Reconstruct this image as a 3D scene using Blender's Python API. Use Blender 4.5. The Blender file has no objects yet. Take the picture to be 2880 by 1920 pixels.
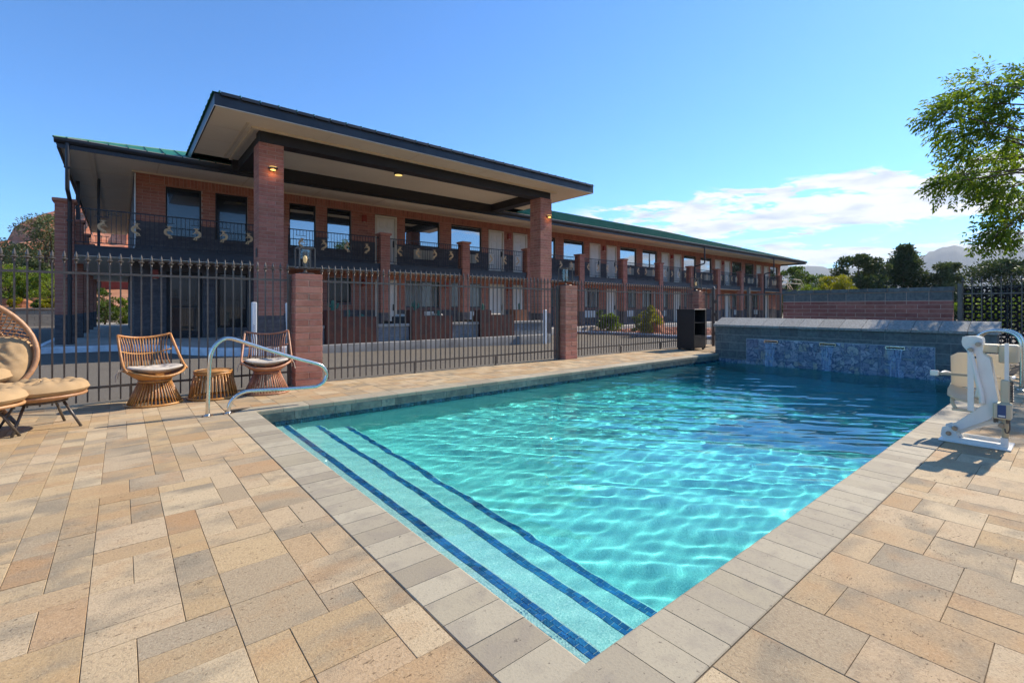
import bpy, math, random
import numpy as np
from mathutils import Vector, Matrix

random.seed(11)
SC = bpy.context.scene
COL = SC.collection
R = math.radians

# ------------------------------------------------------------------ camera
F_PX, W_PX, H_PX, HORIZON = 1330.0, 2880.0, 1920.0, 866.0
YAW = math.atan2(1608.0, 1330.0)          # angle from +X (pool length) towards +Y (building)
CAM_H = 1.2
cam_d = bpy.data.cameras.new('camera')
cam = bpy.data.objects.new('camera', cam_d)
COL.objects.link(cam)
SC.camera = cam
cam.location = (0, 0, CAM_H)
cam.rotation_euler = (math.pi / 2, 0, YAW - math.pi / 2)
cam_d.sensor_width = 36.0
cam_d.lens = F_PX / W_PX * 36.0
cam_d.shift_y = (HORIZON - H_PX / 2) / W_PX
cam_d.clip_start = 0.05
cam_d.clip_end = 20000

# ------------------------------------------------------------------ sun, sky, exposure
SUN_EL = R(38.5)
SUN_DIR = Vector((1.0, -0.10, math.tan(SUN_EL) * 1.0018)).normalized()   # towards the sun
sun_d = bpy.data.lights.new('sun', 'SUN')
sun_d.energy = 3.15
sun_d.angle = R(0.53)
sun_d.color = (1.0, 0.90, 0.76)
sun = bpy.data.objects.new('sun', sun_d)
COL.objects.link(sun)
sun.rotation_euler = SUN_DIR.to_track_quat('Z', 'Y').to_euler()
sun_d.cycles.is_caustics_light = True

world = bpy.data.worlds.new('World')
SC.world = world
world.use_nodes = True
SC.view_settings.view_transform = 'Standard'
SC.view_settings.look = 'None'
SC.view_settings.gamma = 1.0
SC.view_settings.exposure = 1.15
SC.cycles.use_denoising = True
SC.cycles.max_bounces = 10
SC.cycles.transmission_bounces = 8
SC.cycles.transparent_max_bounces = 12
SC.cycles.caustics_reflective = False
SC.cycles.sample_clamp_indirect = 6.0


# ------------------------------------------------------------------ node helpers
class NT:
    def __init__(self, tree):
        self.t = tree

    def __call__(self, kind, props=None, **inp):
        n = self.t.nodes.new('ShaderNode' + kind)
        for k, v in (props or {}).items():
            setattr(n, k, v)
        for k, v in inp.items():
            key = int(k[1:]) if k[0] == 'i' and k[1:].isdigit() else k.replace('_', ' ')
            sock = n.inputs[key]
            if isinstance(v, bpy.types.NodeSocket):
                self.t.links.new(v, sock)
            else:
                sock.default_value = v
        return n

    def math(self, op, a, b=None, clamp=False):
        kw = dict(i0=a)
        if b is not None:
            kw['i1'] = b
        return self('Math', {'operation': op, 'use_clamp': clamp}, **kw).outputs[0]

    def mix(self, fac, a, b, blend='MIX'):
        n = self('MixRGB', {'blend_type': blend}, i0=fac, i1=a, i2=b)
        return n.outputs[0]

    def ramp(self, fac, stops, interp='LINEAR'):
        n = self('ValToRGB', None, i0=fac)
        n.color_ramp.interpolation = interp
        els = n.color_ramp.elements
        while len(els) < len(stops):
            els.new(0.5)
        for e, (p, c) in zip(els, stops):
            e.position = p
            e.color = c if len(c) == 4 else (*c, 1)
        return n.outputs[0]

    def smooth(self, x, lo, hi):
        return self('MapRange', {'interpolation_type': 'SMOOTHSTEP'}, i0=x, i1=lo, i2=hi, i3=0.0, i4=1.0).outputs[0]


def c4(c):
    return (*c, 1.0) if len(c) == 3 else tuple(c)


# ---- world: Nishita sky with a bank of thin cloud low towards the sun's side
nt = NT(world.node_tree)
bgn = world.node_tree.nodes['Background']
sky = nt('TexSky', {'sky_type': 'NISHITA', 'sun_disc': False, 'sun_elevation': SUN_EL,
                    'sun_rotation': math.atan2(SUN_DIR.x, SUN_DIR.y), 'altitude': 1300.0,
                    'air_density': 1.0, 'dust_density': 0.35, 'ozone_density': 3.5})
tc = nt('TexCoord')
vn = nt('VectorMath', {'operation': 'NORMALIZE'}, i0=tc.outputs['Generated']).outputs[0]
sep = nt('SeparateXYZ', None, i0=vn)
az = nt.math('ARCTAN2', sep.outputs[1], sep.outputs[0])
el = nt.math('ARCSINE', sep.outputs[2])
cv = nt('CombineXYZ', None, i0=nt.math('MULTIPLY', az, 7.5), i1=nt.math('MULTIPLY', nt.math('SUBTRACT', el, nt.math('MULTIPLY', az, 0.05)), 34.0), i2=2.9).outputs[0]
n1 = nt('TexNoise', None, Vector=cv, Scale=1.35, Detail=11.0, Roughness=0.63, Distortion=0.3).outputs[0]
# the bank thins towards its tip (azimuth about 42 degrees from +X) and has a flat base
band = nt.math('MULTIPLY', nt.smooth(el, R(6.6), R(9.2)),
               nt.smooth(nt.math('ADD', el, nt.math('MULTIPLY', az, 0.02)), R(14.6), R(11.0)))
band = nt.math('MULTIPLY', band, nt.smooth(az, R(49), R(27)))
band = nt.math('MULTIPLY', band, nt.smooth(az, R(-70), R(-30)))
wisp = nt.math('MULTIPLY', nt.smooth(el, R(2.2), R(3.6)), nt.smooth(el, R(7.6), R(5.6)))
wisp = nt.math('MULTIPLY', wisp, nt.smooth(az, R(44), R(30)))
wisp = nt.math('MULTIPLY', wisp, nt.smooth(az, R(-70), R(-30)))
dens = nt.math('ADD', nt.math('MULTIPLY', band, 0.40), nt.math('MULTIPLY', wisp, 0.26))
cl = nt.math('ADD', nt.math('ADD', nt.math('MULTIPLY', n1, 2.0), -0.5), dens)
cl = nt.smooth(cl, 0.60, 0.78)
cl = nt.math('MULTIPLY', cl, nt.math('GREATER_THAN', dens, 0.005))
cl = nt.math('MULTIPLY', cl, nt.smooth(dens, 0.02, 0.14))
n2 = nt('TexNoise', None, Vector=cv, Scale=1.7, Detail=7.0, Roughness=0.55).outputs[0]
ccol = nt.ramp(n2, [(0.30, (1.9, 2.15, 2.55)), (0.53, (3.25, 3.25, 3.25))])
skyc = nt.mix(1.0, sky.outputs[0], (0.375, 0.605, 0.785, 1), 'MULTIPLY')
full = nt.mix(nt.math('MULTIPLY', cl, 0.96), skyc, ccol)
world.node_tree.links.new(full, bgn.inputs[0])
bgn.inputs[1].default_value = 0.15


# ------------------------------------------------------------------ mesh builder
class MB:
    def __init__(self):
        self.v, self.f = [], []

    def n(self):
        return len(self.v)

    def quad(self, *p):
        i = len(self.v)
        self.v += [tuple(q) for q in p]
        self.f.append(tuple(range(i, i + len(p))))

    def box(self, x0, x1, y0, y1, z0, z1):
        i = len(self.v)
        self.v += [(x0, y0, z0), (x1, y0, z0), (x1, y1, z0), (x0, y1, z0),
                   (x0, y0, z1), (x1, y0, z1), (x1, y1, z1), (x0, y1, z1)]
        self.f += [(i + a, i + b, i + c, i + d) for a, b, c, d in
                   ((3, 2, 1, 0), (4, 5, 6, 7), (0, 1, 5, 4), (1, 2, 6, 5), (2, 3, 7, 6), (3, 0, 4, 7))]

    def cbox(self, x0, x1, y0, y1, z0, z1, c, top_only=True):
        """box whose top edges are chamfered by c"""
        i = len(self.v)
        for (dx, z) in ((0, z0), (0, z1 - c), (c, z1)):
            self.v += [(x0 + dx, y0 + dx, z), (x1 - dx, y0 + dx, z), (x1 - dx, y1 - dx, z), (x0 + dx, y1 - dx, z)]
        self.f.append((i + 3, i + 2, i + 1, i))
        for k in (0, 4):
            for a in range(4):
                b = (a + 1) % 4
                self.f.append((i + k + a, i + k + b, i + k + 4 + b, i + k + 4 + a))
        self.f.append((i + 8, i + 9, i + 10, i + 11))

    def bbox(self, x0, x1, y0, y1, z0, z1, c):
        """box with all edges chamfered by c (24 verts)"""
        i = len(self.v)
        V = []
        for z, d in ((z0, c), (z0 + c, 0), (z1 - c, 0), (z1, c)):
            for (cx, sx) in ((x0, 1), (x1, -1)):
                pass
            e = c - d if d else c
            if d:   # end ring: inset rectangle
                V += [(x0 + c, y0 + c, z), (x1 - c, y0 + c, z), (x1 - c, y1 - c, z), (x0 + c, y1 - c, z)]
            else:   # octagon ring
                V += [(x0 + c, y0, z), (x1 - c, y0, z), (x1, y0 + c, z), (x1, y1 - c, z),
                      (x1 - c, y1, z), (x0 + c, y1, z), (x0, y1 - c, z), (x0, y0 + c, z)]
        self.v += V
        A, B, C, D = i, i + 4, i + 12, i + 20
        F = [(A + 3, A + 2, A + 1, A), (D, D + 1, D + 2, D + 3)]
        for k in range(8):
            k2 = (k + 1) % 8
            F.append((B + k, B + k2, C + k2, C + k))
        for (E_, O, flip) in ((A, B, True), (D, C, False)):
            for k in range(4):
                o1, o2 = O + 2 * k, O + 2 * k + 1
                e1, e2 = E_ + k, E_ + (k + 1) % 4
                q = (o1, o2, e2, e1)
                F.append(q[::-1] if flip else q)
                o3 = O + (2 * k + 2) % 8
                t = (o2, o3, e2)
                F.append(t[::-1] if flip else t)
        self.f += F

    def tube(self, pts, r, n=8, closed=False, caps=True, squash=None):
        P = [Vector(p) for p in pts]
        m = len(P)
        rr = r if isinstance(r, (list, tuple)) else [r] * m
        tang = []
        for k in range(m):
            if closed:
                t = P[(k + 1) % m] - P[k - 1]
            else:
                t = P[min(k + 1, m - 1)] - P[max(k - 1, 0)]
            tang.append(t.normalized() if t.length > 1e-9 else Vector((0, 0, 1)))
        up = Vector((0, 0, 1)) if abs(tang[0].z) < 0.9 else Vector((1, 0, 0))
        nrm = tang[0].cross(up).normalized()
        i0 = len(self.v)
        for k in range(m):
            if k:
                nrm = nrm - tang[k] * nrm.dot(tang[k])
                nrm = nrm.normalized() if nrm.length > 1e-6 else tang[k].orthogonal().normalized()
            b = tang[k].cross(nrm)
            for j in range(n):
                a = 2 * math.pi * j / n
                q = P[k] + (nrm * math.cos(a) + b * math.sin(a)) * rr[k]
                self.v.append((q.x, q.y, q.z))
        for k in range(m if closed else m - 1):
            a0, b0 = i0 + k * n, i0 + ((k + 1) % m) * n
            for j in range(n):
                j2 = (j + 1) % n
                self.f.append((a0 + j, a0 + j2, b0 + j2, b0 + j))
        if caps and not closed:
            self.f.append(tuple(i0 + j for j in range(n))[::-1])
            self.f.append(tuple(i0 + (m - 1) * n + j for j in range(n)))

    def cyl(self, p0, p1, r0, r1=None, n=12):
        self.tube([p0, p1], [r0, r0 if r1 is None else r1], n)

    def lathe(self, prof, c=(0, 0, 0), n=16, cap=True):
        i0 = len(self.v)
        for (r, z) in prof:
            for j in range(n):
                a = 2 * math.pi * j / n
                self.v.append((c[0] + r * math.cos(a), c[1] + r * math.sin(a), c[2] + z))
        for k in range(len(prof) - 1):
            for j in range(n):
                j2 = (j + 1) % n
                a0, b0 = i0 + k * n, i0 + (k + 1) * n
                self.f.append((a0 + j, a0 + j2, b0 + j2, b0 + j))
        if cap:
            self.f.append(tuple(i0 + j for j in range(n))[::-1])
            k = len(prof) - 1
            self.f.append(tuple(i0 + k * n + j for j in range(n)))

    def prism(self, poly, axis, a0, a1):
        """extrude a 2D outline: axis 'x' -> (y,z), 'y' -> (x,z), 'z' -> (x,y)"""
        i, m = len(self.v), len(poly)
        area = sum(poly[k][0] * poly[(k + 1) % m][1] - poly[(k + 1) % m][0] * poly[k][1] for k in range(m))
        if (area < 0) != (axis == 'y'):
            poly = poly[::-1]
        for a in (a0, a1):
            for p in poly:
                self.v.append({'x': (a, p[0], p[1]), 'y': (p[0], a, p[1]), 'z': (p[0], p[1], a)}[axis])
        lo = tuple(range(i, i + m))
        self.f.append(lo[::-1])
        self.f.append(tuple(q + m for q in lo))
        for k in range(m):
            k2 = (k + 1) % m
            self.f.append((i + k, i + k2, i + m + k2, i + m + k))

    def ell(self, c, rad, n=12, m=8):
        i0 = len(self.v)
        for a in range(1, m):
            t = math.pi * a / m
            for j in range(n):
                p = 2 * math.pi * j / n
                self.v.append((c[0] + rad[0] * math.sin(t) * math.cos(p), c[1] + rad[1] * math.sin(t) * math.sin(p),
                               c[2] + rad[2] * math.cos(t)))
        top = len(self.v)
        self.v += [(c[0], c[1], c[2] + rad[2]), (c[0], c[1], c[2] - rad[2])]
        for a in range(m - 2):
            for j in range(n):
                j2 = (j + 1) % n
                self.f.append((i0 + a * n + j2, i0 + a * n + j, i0 + (a + 1) * n + j, i0 + (a + 1) * n + j2))
        for j in range(n):
            j2 = (j + 1) % n
            self.f.append((top, i0 + j, i0 + j2))
            self.f.append((top + 1, i0 + (m - 2) * n + j2, i0 + (m - 2) * n + j))

    def grid(self, P, flip=False):
        """P[i][j] -> point; quads between neighbours"""
        i0, a, b = len(self.v), len(P), len(P[0])
        for row in P:
            self.v += [tuple(p) for p in row]
        for i in range(a - 1):
            for j in range(b - 1):
                q = (i0 + i * b + j, i0 + (i + 1) * b + j, i0 + (i + 1) * b + j + 1, i0 + i * b + j + 1)
                self.f.append(q[::-1] if flip else q)

    def xf(self, M, start=0):
        for k in range(start, len(self.v)):
            q = M @ Vector(self.v[k])
            self.v[k] = (q.x, q.y, q.z)

    def build(self, name, mat, parent=None, local=False, smooth=False, kind=None):
        off = Vector((0, 0, 0))
        if parent is not None and not local:
            p = parent
            while p is not None:
                off = off + p.location
                p = p.parent
        me = bpy.data.meshes.new(name)
        if off.length > 0:
            vv = (np.array(self.v, dtype=float) - np.array(off)).tolist()
        else:
            vv = self.v
        me.from_pydata(vv, [], self.f)
        if smooth:
            me.polygons.foreach_set('use_smooth', [True] * len(me.polygons))
        if mat is not None:
            me.materials.append(mat)
        me.update()
        o = bpy.data.objects.new(name, me)
        COL.objects.link(o)
        if parent is not None:
            o.parent = parent
        if kind:
            o['kind'] = kind
        return o


def smooth_angle(o, ang=40):
    """smooth shading with hard edges kept"""
    me = o.data
    me.polygons.foreach_set('use_smooth', [True] * len(me.polygons))
    me.set_sharp_from_angle(angle=R(ang))
    return o


def thing(name, label, cat, loc=(0, 0, 0), rz=0.0, group=None):
    o = bpy.data.objects.new(name, None)
    COL.objects.link(o)
    o.empty_display_size = 0.1
    o.location = loc
    o.rotation_euler = (0, 0, rz)
    o['label'], o['category'] = label, cat
    if group:
        o['group'] = group
    return o


def tag(o, label, cat, group=None):
    o['label'], o['category'] = label, cat
    if group:
        o['group'] = group
    return o


def struct(o, label=None):
    o['kind'] = 'structure'
    if label:
        o['label'] = label
    return o


def dup(root, loc, rz, label=None):
    r = root.copy()
    COL.objects.link(r)
    r.location, r.rotation_euler = loc, (0, 0, rz)
    if label:
        r['label'] = label
    for ch in list(root.children):
        c = ch.copy()
        COL.objects.link(c)
        c.parent = r
        for g in list(ch.children):
            d = g.copy()
            COL.objects.link(d)
            d.parent = c
    return r


_box_cache = {}


def piece(name, size, mat, parent, centre, chamfer=0.0, tilt=None):
    """one brick, stone, tile...; mesh shared between alike pieces; centre in world coordinates"""
    key = (name, tuple(round(s, 3) for s in size), mat.name, chamfer)
    me = _box_cache.get(key)
    if me is None:
        b = MB()
        sx, sy, sz = (s / 2 for s in size)
        if chamfer:
            b.bbox(-sx, sx, -sy, sy, -sz, sz, chamfer)
        else:
            b.box(-sx, sx, -sy, sy, -sz, sz)
        me = bpy.data.meshes.new(name)
        me.from_pydata(b.v, [], b.f)
        me.materials.append(mat)
        _box_cache[key] = me
    o = bpy.data.objects.new(name, me)
    COL.objects.link(o)
    off = Vector((0, 0, 0))
    p = parent
    while p is not None:
        off += p.location
        p = p.parent
    o.parent = parent
    o.location = Vector(centre) - off
    if tilt:
        o.rotation_euler = tilt
    return o
# ------------------------------------------------------------------ materials
def newmat(name):
    m = bpy.data.materials.new(name)
    m.use_nodes = True
    t = NT(m.node_tree)
    b = m.node_tree.nodes['Principled BSDF']
    return m, t, b


def rnd(t):
    """a number that differs from object to object and from loose piece to loose piece"""
    a = t('ObjectInfo').outputs['Random']
    g = t('NewGeometry').outputs['Random Per Island']
    return t.math('FRACT', t.math('ADD', a, g))


def coords(t, scale=(1, 1, 1), shuffle=0.0):
    p = t('NewGeometry').outputs['Position']
    if shuffle:
        k = rnd(t)
        off = t('CombineXYZ', None, i0=t.math('MULTIPLY', k, shuffle), i1=t.math('MULTIPLY', k, shuffle * 0.73),
                i2=t.math('MULTIPLY', k, shuffle * 0.31)).outputs[0]
        p = t('VectorMath', {'operation': 'ADD'}, i0=p, i1=off).outputs[0]
    return t('VectorMath', {'operation': 'MULTIPLY'}, i0=p, i1=scale).outputs[0]


def surf(name, c1, c2=None, scale=6.0, rough=0.7, metal=0.0, bump=0.0, bscale=60.0, vary=0.0, stretch=(1, 1, 1),
         spec=0.5, contrast=(0.35, 0.65), shuffle=0.0, detail=5.0, dirt=0.0):
    m, t, b = newmat(name)
    co = coords(t, stretch, shuffle)
    col = c4(c1)
    if c2 is not None:
        nz = t('TexNoise', None, Vector=co, Scale=scale, Detail=detail, Roughness=0.6).outputs[0]
        col = t.mix(t.smooth(nz, *contrast), c4(c1), c4(c2))
    if vary:
        k = rnd(t)
        val = t.math('ADD', t.math('MULTIPLY', k, 2 * vary), 1 - vary)
        col = t('HueSaturation', None, Value=val, Color=col,
                Hue=t.math('ADD', t.math('MULTIPLY', t.math('FRACT', t.math('MULTIPLY', k, 7.3)), vary * 0.06), 0.5 - vary * 0.03)).outputs[0]
    if dirt:
        dn = t('TexNoise', None, Vector=coords(t), Scale=1.3, Detail=7.0, Roughness=0.65).outputs[0]
        col = t.mix(t.math('MULTIPLY', t.smooth(dn, 0.48, 0.7), dirt), col, (0.05, 0.04, 0.035, 1))
    if isinstance(col, tuple):
        b.inputs['Base Color'].default_value = col
    else:
        t.t.links.new(col, b.inputs['Base Color'])
    b.inputs['Roughness'].default_value = rough
    b.inputs['Metallic'].default_value = metal
    b.inputs['Specular IOR Level'].default_value = spec
    if bump:
        bn = t('TexNoise', None, Vector=co, Scale=bscale, Detail=4.0).outputs[0]
        bp = t('Bump', None, Strength=bump, Distance=0.01, Height=bn)
        t.t.links.new(bp.outputs[0], b.inputs['Normal'])
    return m


MAT = {}


def paver_mat():
    m, t, b = newmat('paver')
    k = rnd(t)
    tone = t.ramp(k, [(0.0, (0.50, 0.35, 0.18)), (0.18, (0.57, 0.435, 0.26)), (0.34, (0.42, 0.27, 0.13)),
                      (0.50, (0.53, 0.395, 0.235)), (0.66, (0.475, 0.32, 0.155)), (0.80, (0.37, 0.29, 0.185)), (0.90, (0.55, 0.405, 0.24)), (1.0, (0.41, 0.24, 0.11))])
    co = coords(t, (1, 1, 1), 37.0)
    st = t('VectorMath', {'operation': 'MULTIPLY'}, i0=co, i1=(1.0, 1.6, 1.0)).outputs[0]
    n1 = t('TexNoise', None, Vector=st, Scale=1.9, Detail=3.5, Roughness=0.55).outputs[0]
    grey = t.math('MULTIPLY', t.smooth(n1, 0.47, 0.68), 0.9)
    col = t.mix(grey, tone, (0.27, 0.22, 0.145, 1))
    n1b = t('TexNoise', None, Vector=st, Scale=3.1, Detail=3.0).outputs[0]
    col = t.mix(t.math('MULTIPLY', t.smooth(n1b, 0.50, 0.72), 0.45), col, (0.45, 0.255, 0.11, 1))
    n2 = t('TexNoise', None, Vector=co, Scale=105.0, Detail=5.0, Roughness=0.75).outputs[0]
    col = t.mix(t.math('MULTIPLY', t.smooth(n2, 0.50, 0.66), 0.55), col, (0.21, 0.14, 0.09, 1))
    col = t.mix(t.math('MULTIPLY', t.smooth(n2, 0.48, 0.32), 0.30), col, (0.63, 0.50, 0.355, 1))
    # pits of the tumbled face
    pst = t('VectorMath', {'operation': 'MULTIPLY'}, i0=co, i1=(0.75, 1.5, 1.0)).outputs[0]
    pit = t('TexNoise', None, Vector=pst, Scale=52.0, Detail=5.0, Roughness=0.8, Distortion=0.2).outputs[0]
    area = t('TexNoise', None, Vector=co, Scale=5.0, Detail=2.0).outputs[0]
    pm = t.math('MULTIPLY', t.smooth(pit, 0.60, 0.67), t.smooth(area, 0.45, 0.58))
    col = t.mix(t.math('MULTIPLY', pm, 0.8), col, (0.15, 0.10, 0.06, 1))
    t.t.links.new(col, b.inputs['Base Color'])
    b.inputs['Roughness'].default_value = 0.85
    b.inputs['Specular IOR Level'].default_value = 0.25
    h = t.math('SUBTRACT', t.math('ADD', t.math('MULTIPLY', n2, 0.6), t.math('MULTIPLY', n1, 0.5)), t.math('MULTIPLY', pm, 0.9))
    bp = t('Bump', None, Strength=0.9, Distance=0.007, Height=h)
    t.t.links.new(bp.outputs[0], b.inputs['Normal'])
    return m


def coping_mat():
    m, t, b = newmat('coping')
    k = rnd(t)
    tone = t.ramp(k, [(0.0, (0.37, 0.31, 0.205)), (0.35, (0.435, 0.37, 0.255)), (0.7, (0.32, 0.265, 0.18)), (1.0, (0.45, 0.385, 0.265))])
    co = coords(t, (1, 1, 1), 21.0)
    n1 = t('TexNoise', None, Vector=co, Scale=9.0, Detail=5.0).outputs[0]
    col = t.mix(t.math('MULTIPLY', t.smooth(n1, 0.45, 0.72), 0.5), tone, (0.27, 0.225, 0.17, 1))
    n2 = t('TexNoise', None, Vector=co, Scale=90.0, Detail=5.0, Roughness=0.7).outputs[0]
    col = t.mix(t.math('MULTIPLY', t.smooth(n2, 0.5, 0.72), 0.35), col, (0.15, 0.12, 0.09, 1))
    pit = t('TexNoise', None, Vector=co, Scale=34.0, Detail=2.0, Roughness=0.8).outputs[0]
    col = t.mix(t.math('MULTIPLY', t.smooth(pit, 0.68, 0.73), 0.7), col, (0.09, 0.07, 0.05, 1))
    t.t.links.new(col, b.inputs['Base Color'])
    b.inputs['Roughness'].default_value = 0.8
    b.inputs['Specular IOR Level'].default_value = 0.3
    bp = t('Bump', None, Strength=0.4, Distance=0.005, Height=n2)
    t.t.links.new(bp.outputs[0], b.inputs['Normal'])
    return m


def plaster_mat():
    m, t, b = newmat('pool_plaster')
    co = coords(t)
    v = t('TexVoronoi', None, Vector=co, Scale=160.0).outputs['Color']
    g = t('SeparateXYZ', None, i0=v).outputs[0]
    col = t.ramp(g, [(0.0, (0.30, 0.50, 0.49)), (0.3, (0.42, 0.63, 0.60)), (0.75, (0.50, 0.69, 0.65)), (1.0, (0.74, 0.82, 0.77))])
    t.t.links.new(col, b.inputs['Base Color'])
    b.inputs['Roughness'].default_value = 0.7
    return m


def water_mat():
    m, t, b = newmat('pool_water')
    b.inputs['Base Color'].default_value = (0.86, 0.985, 0.985, 1)
    b.inputs['Transmission Weight'].default_value = 1.0
    b.inputs['Roughness'].default_value = 0.0
    b.inputs['IOR'].default_value = 1.33
    return m


def water_body_mat():
    m = bpy.data.materials.new('water_body')
    m.use_nodes = True
    m.node_tree.nodes.clear()
    t = NT(m.node_tree)
    va = t('VolumeAbsorption', None, Color=(0.05, 0.925, 0.935, 1), Density=0.95)
    o = t('OutputMaterial')
    m.node_tree.links.new(va.outputs[0], o.inputs['Volume'])
    return m


def mural_mat():
    m, t, b = newmat('mural_tile')
    co = coords(t, (1, 1, 1), 11.0)
    d = t('TexNoise', None, Vector=co, Scale=5.0, Detail=3.0).outputs['Color']
    cw = t('VectorMath', {'operation': 'ADD'}, i0=co, i1=t('VectorMath', {'operation': 'MULTIPLY'}, i0=d, i1=(0.35, 0.35, 0.35)).outputs[0]).outputs[0]
    vo = t('TexVoronoi', {'feature': 'DISTANCE_TO_EDGE'}, Vector=cw, Scale=7.0).outputs['Distance']
    vc = t('TexVoronoi', None, Vector=cw, Scale=7.0).outputs['Color']
    g = t('SeparateXYZ', None, i0=vc).outputs[0]
    col = t.ramp(g, [(0.0, (0.12, 0.155, 0.215)), (0.3, (0.24, 0.265, 0.32)), (0.55, (0.39, 0.40, 0.43)), (0.72, (0.155, 0.215, 0.27)),
                     (0.86, (0.34, 0.34, 0.26)), (1.0, (0.44, 0.46, 0.56))])
    n = t('TexNoise', None, Vector=cw, Scale=26.0, Detail=6.0, Roughness=0.7).outputs[0]
    col = t.mix(t.smooth(n, 0.48, 0.66), col, (0.05, 0.09, 0.19, 1))
    col = t.mix(t.smooth(vo, 0.10, 0.0), col, (0.04, 0.07, 0.14, 1))
    t.t.links.new(col, b.inputs['Base Color'])
    b.inputs['Roughness'].default_value = 0.35
    bp = t('Bump', None, Strength=0.5, Distance=0.02, Height=t.math('MULTIPLY', vo, n))
    t.t.links.new(bp.outputs[0], b.inputs['Normal'])
    return m


def glass_mat(name, tint, reflect, see=0.0):
    """window pane: mirror-like sheet over tinted glass"""
    m, t, b = newmat(name)
    b.inputs['Base Color'].default_value = c4(tint)
    b.inputs['Roughness'].default_value = 0.15
    gl = t('BsdfGlossy', None, Color=(0.9, 0.95, 1, 1), Roughness=0.015)
    nz = t('TexNoise', None, Vector=coords(t), Scale=0.9, Detail=1.0).outputs[0]
    bp = t('Bump', None, Strength=0.12, Distance=0.02, Height=nz)
    t.t.links.new(bp.outputs[0], gl.inputs['Normal'])
    fr = t('Fresnel', None, IOR=1.5)
    fac = t.math('ADD', t.math('MULTIPLY', fr.outputs[0], 0.8 if reflect > .05 else 0.45), reflect, clamp=True)
    base = b.outputs[0]
    if see > 0:
        tr = t('BsdfTransparent', None, Color=(0.86, 0.93, 0.92, 1))
        base = t('MixShader', None, i0=see, i1=base, i2=tr.outputs[0]).outputs[0]
    mx = t('MixShader', None, i0=fac, i1=base, i2=gl.outputs[0])
    t.t.links.new(mx.outputs[0], t.t.nodes['Material Output'].inputs[0])
    return m


def leaf_mat(name, c1, c2, trans=0.4, tint=(1.25, 1.3, 0.55, 1)):
    m, t, b = newmat(name)
    k = rnd(t)
    nz = t('TexNoise', None, Vector=coords(t), Scale=0.9, Detail=2.0).outputs[0]
    f = t.math('ADD', t.math('MULTIPLY', k, 0.65), t.math('MULTIPLY', t.math('SUBTRACT', nz, 0.5), 1.2), clamp=True)
    col = t.mix(f, c4(c1), c4(c2))
    t.t.links.new(col, b.inputs['Base Color'])
    b.inputs['Roughness'].default_value = 0.55
    b.inputs['Specular IOR Level'].default_value = 0.3
    tl = t('BsdfTranslucent', None, Color=t.mix(1.0, col, tint, 'MULTIPLY'))
    mx = t('MixShader', None, i0=trans, i1=b.outputs[0], i2=tl.outputs[0])
    t.t.links.new(mx.outputs[0], t.t.nodes['Material Output'].inputs[0])
    return m


def glow_mat(name, col, strength):
    m, t, b = newmat(name)
    b.inputs['Base Color'].default_value = c4(col)
    b.inputs['Emission Color'].default_value = c4(col)
    b.inputs['Emission Strength'].default_value = strength
    return m


def clear_mat():
    m, t, b = newmat('clear_glass')
    tr = t('BsdfTransparent', None, Color=(0.93, 0.95, 0.95, 1))
    gl = t('BsdfGlossy', None, Roughness=0.02)
    mx = t('MixShader', None, i0=t.math('ADD', t.math('MULTIPLY', t('Fresnel', None, IOR=1.45).outputs[0], 0.9), 0.05), i1=tr.outputs[0], i2=gl.outputs[0])
    t.t.links.new(mx.outputs[0], t.t.nodes['Material Output'].inputs[0])
    return m


def sheet_water_mat():
    m, t, b = newmat('falling_water')
    co = coords(t, (1, 14.0, 1.2))
    n = t('TexNoise', None, Vector=co, Scale=3.0, Detail=5.0, Roughness=0.6).outputs[0]
    tr = t('BsdfTransparent', None, Color=(0.80, 0.90, 1, 1))
    b.inputs['Base Color'].default_value = (0.62, 0.75, 0.9, 1)
    b.inputs['Roughness'].default_value = 0.08
    mx = t('MixShader', None, i0=t.math('ADD', t.math('MULTIPLY', t.smooth(n, 0.40, 0.72), 0.42), 0.06), i1=tr.outputs[0], i2=b.outputs[0])
    t.t.links.new(mx.outputs[0], t.t.nodes['Material Output'].inputs[0])
    bp = t('Bump', None, Strength=0.6, Distance=0.01, Height=n)
    t.t.links.new(bp.outputs[0], b.inputs['Normal'])
    return m


def strata_mat(name, c1, c2, c3, scale):
    m, t, b = newmat(name)
    co = coords(t, (0.15, 0.15, 1.0))
    n = t('TexNoise', None, Vector=co, Scale=scale, Detail=5.0, Roughness=0.6).outputs[0]
    col = t.ramp(n, [(0.35, c1), (0.5, c2), (0.64, c3)])
    n2 = t('TexNoise', None, Vector=coords(t), Scale=0.35, Detail=6.0, Roughness=0.65).outputs[0]
    col = t.mix(t.math('MULTIPLY', t.smooth(n2, 0.55, 0.62), 0.8), col, (0.06, 0.085, 0.035, 1))
    t.t.links.new(col, b.inputs['Base Color'])
    b.inputs['Roughness'].default_value = 0.9
    b.inputs['Specular IOR Level'].default_value = 0.1
    return m


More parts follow.
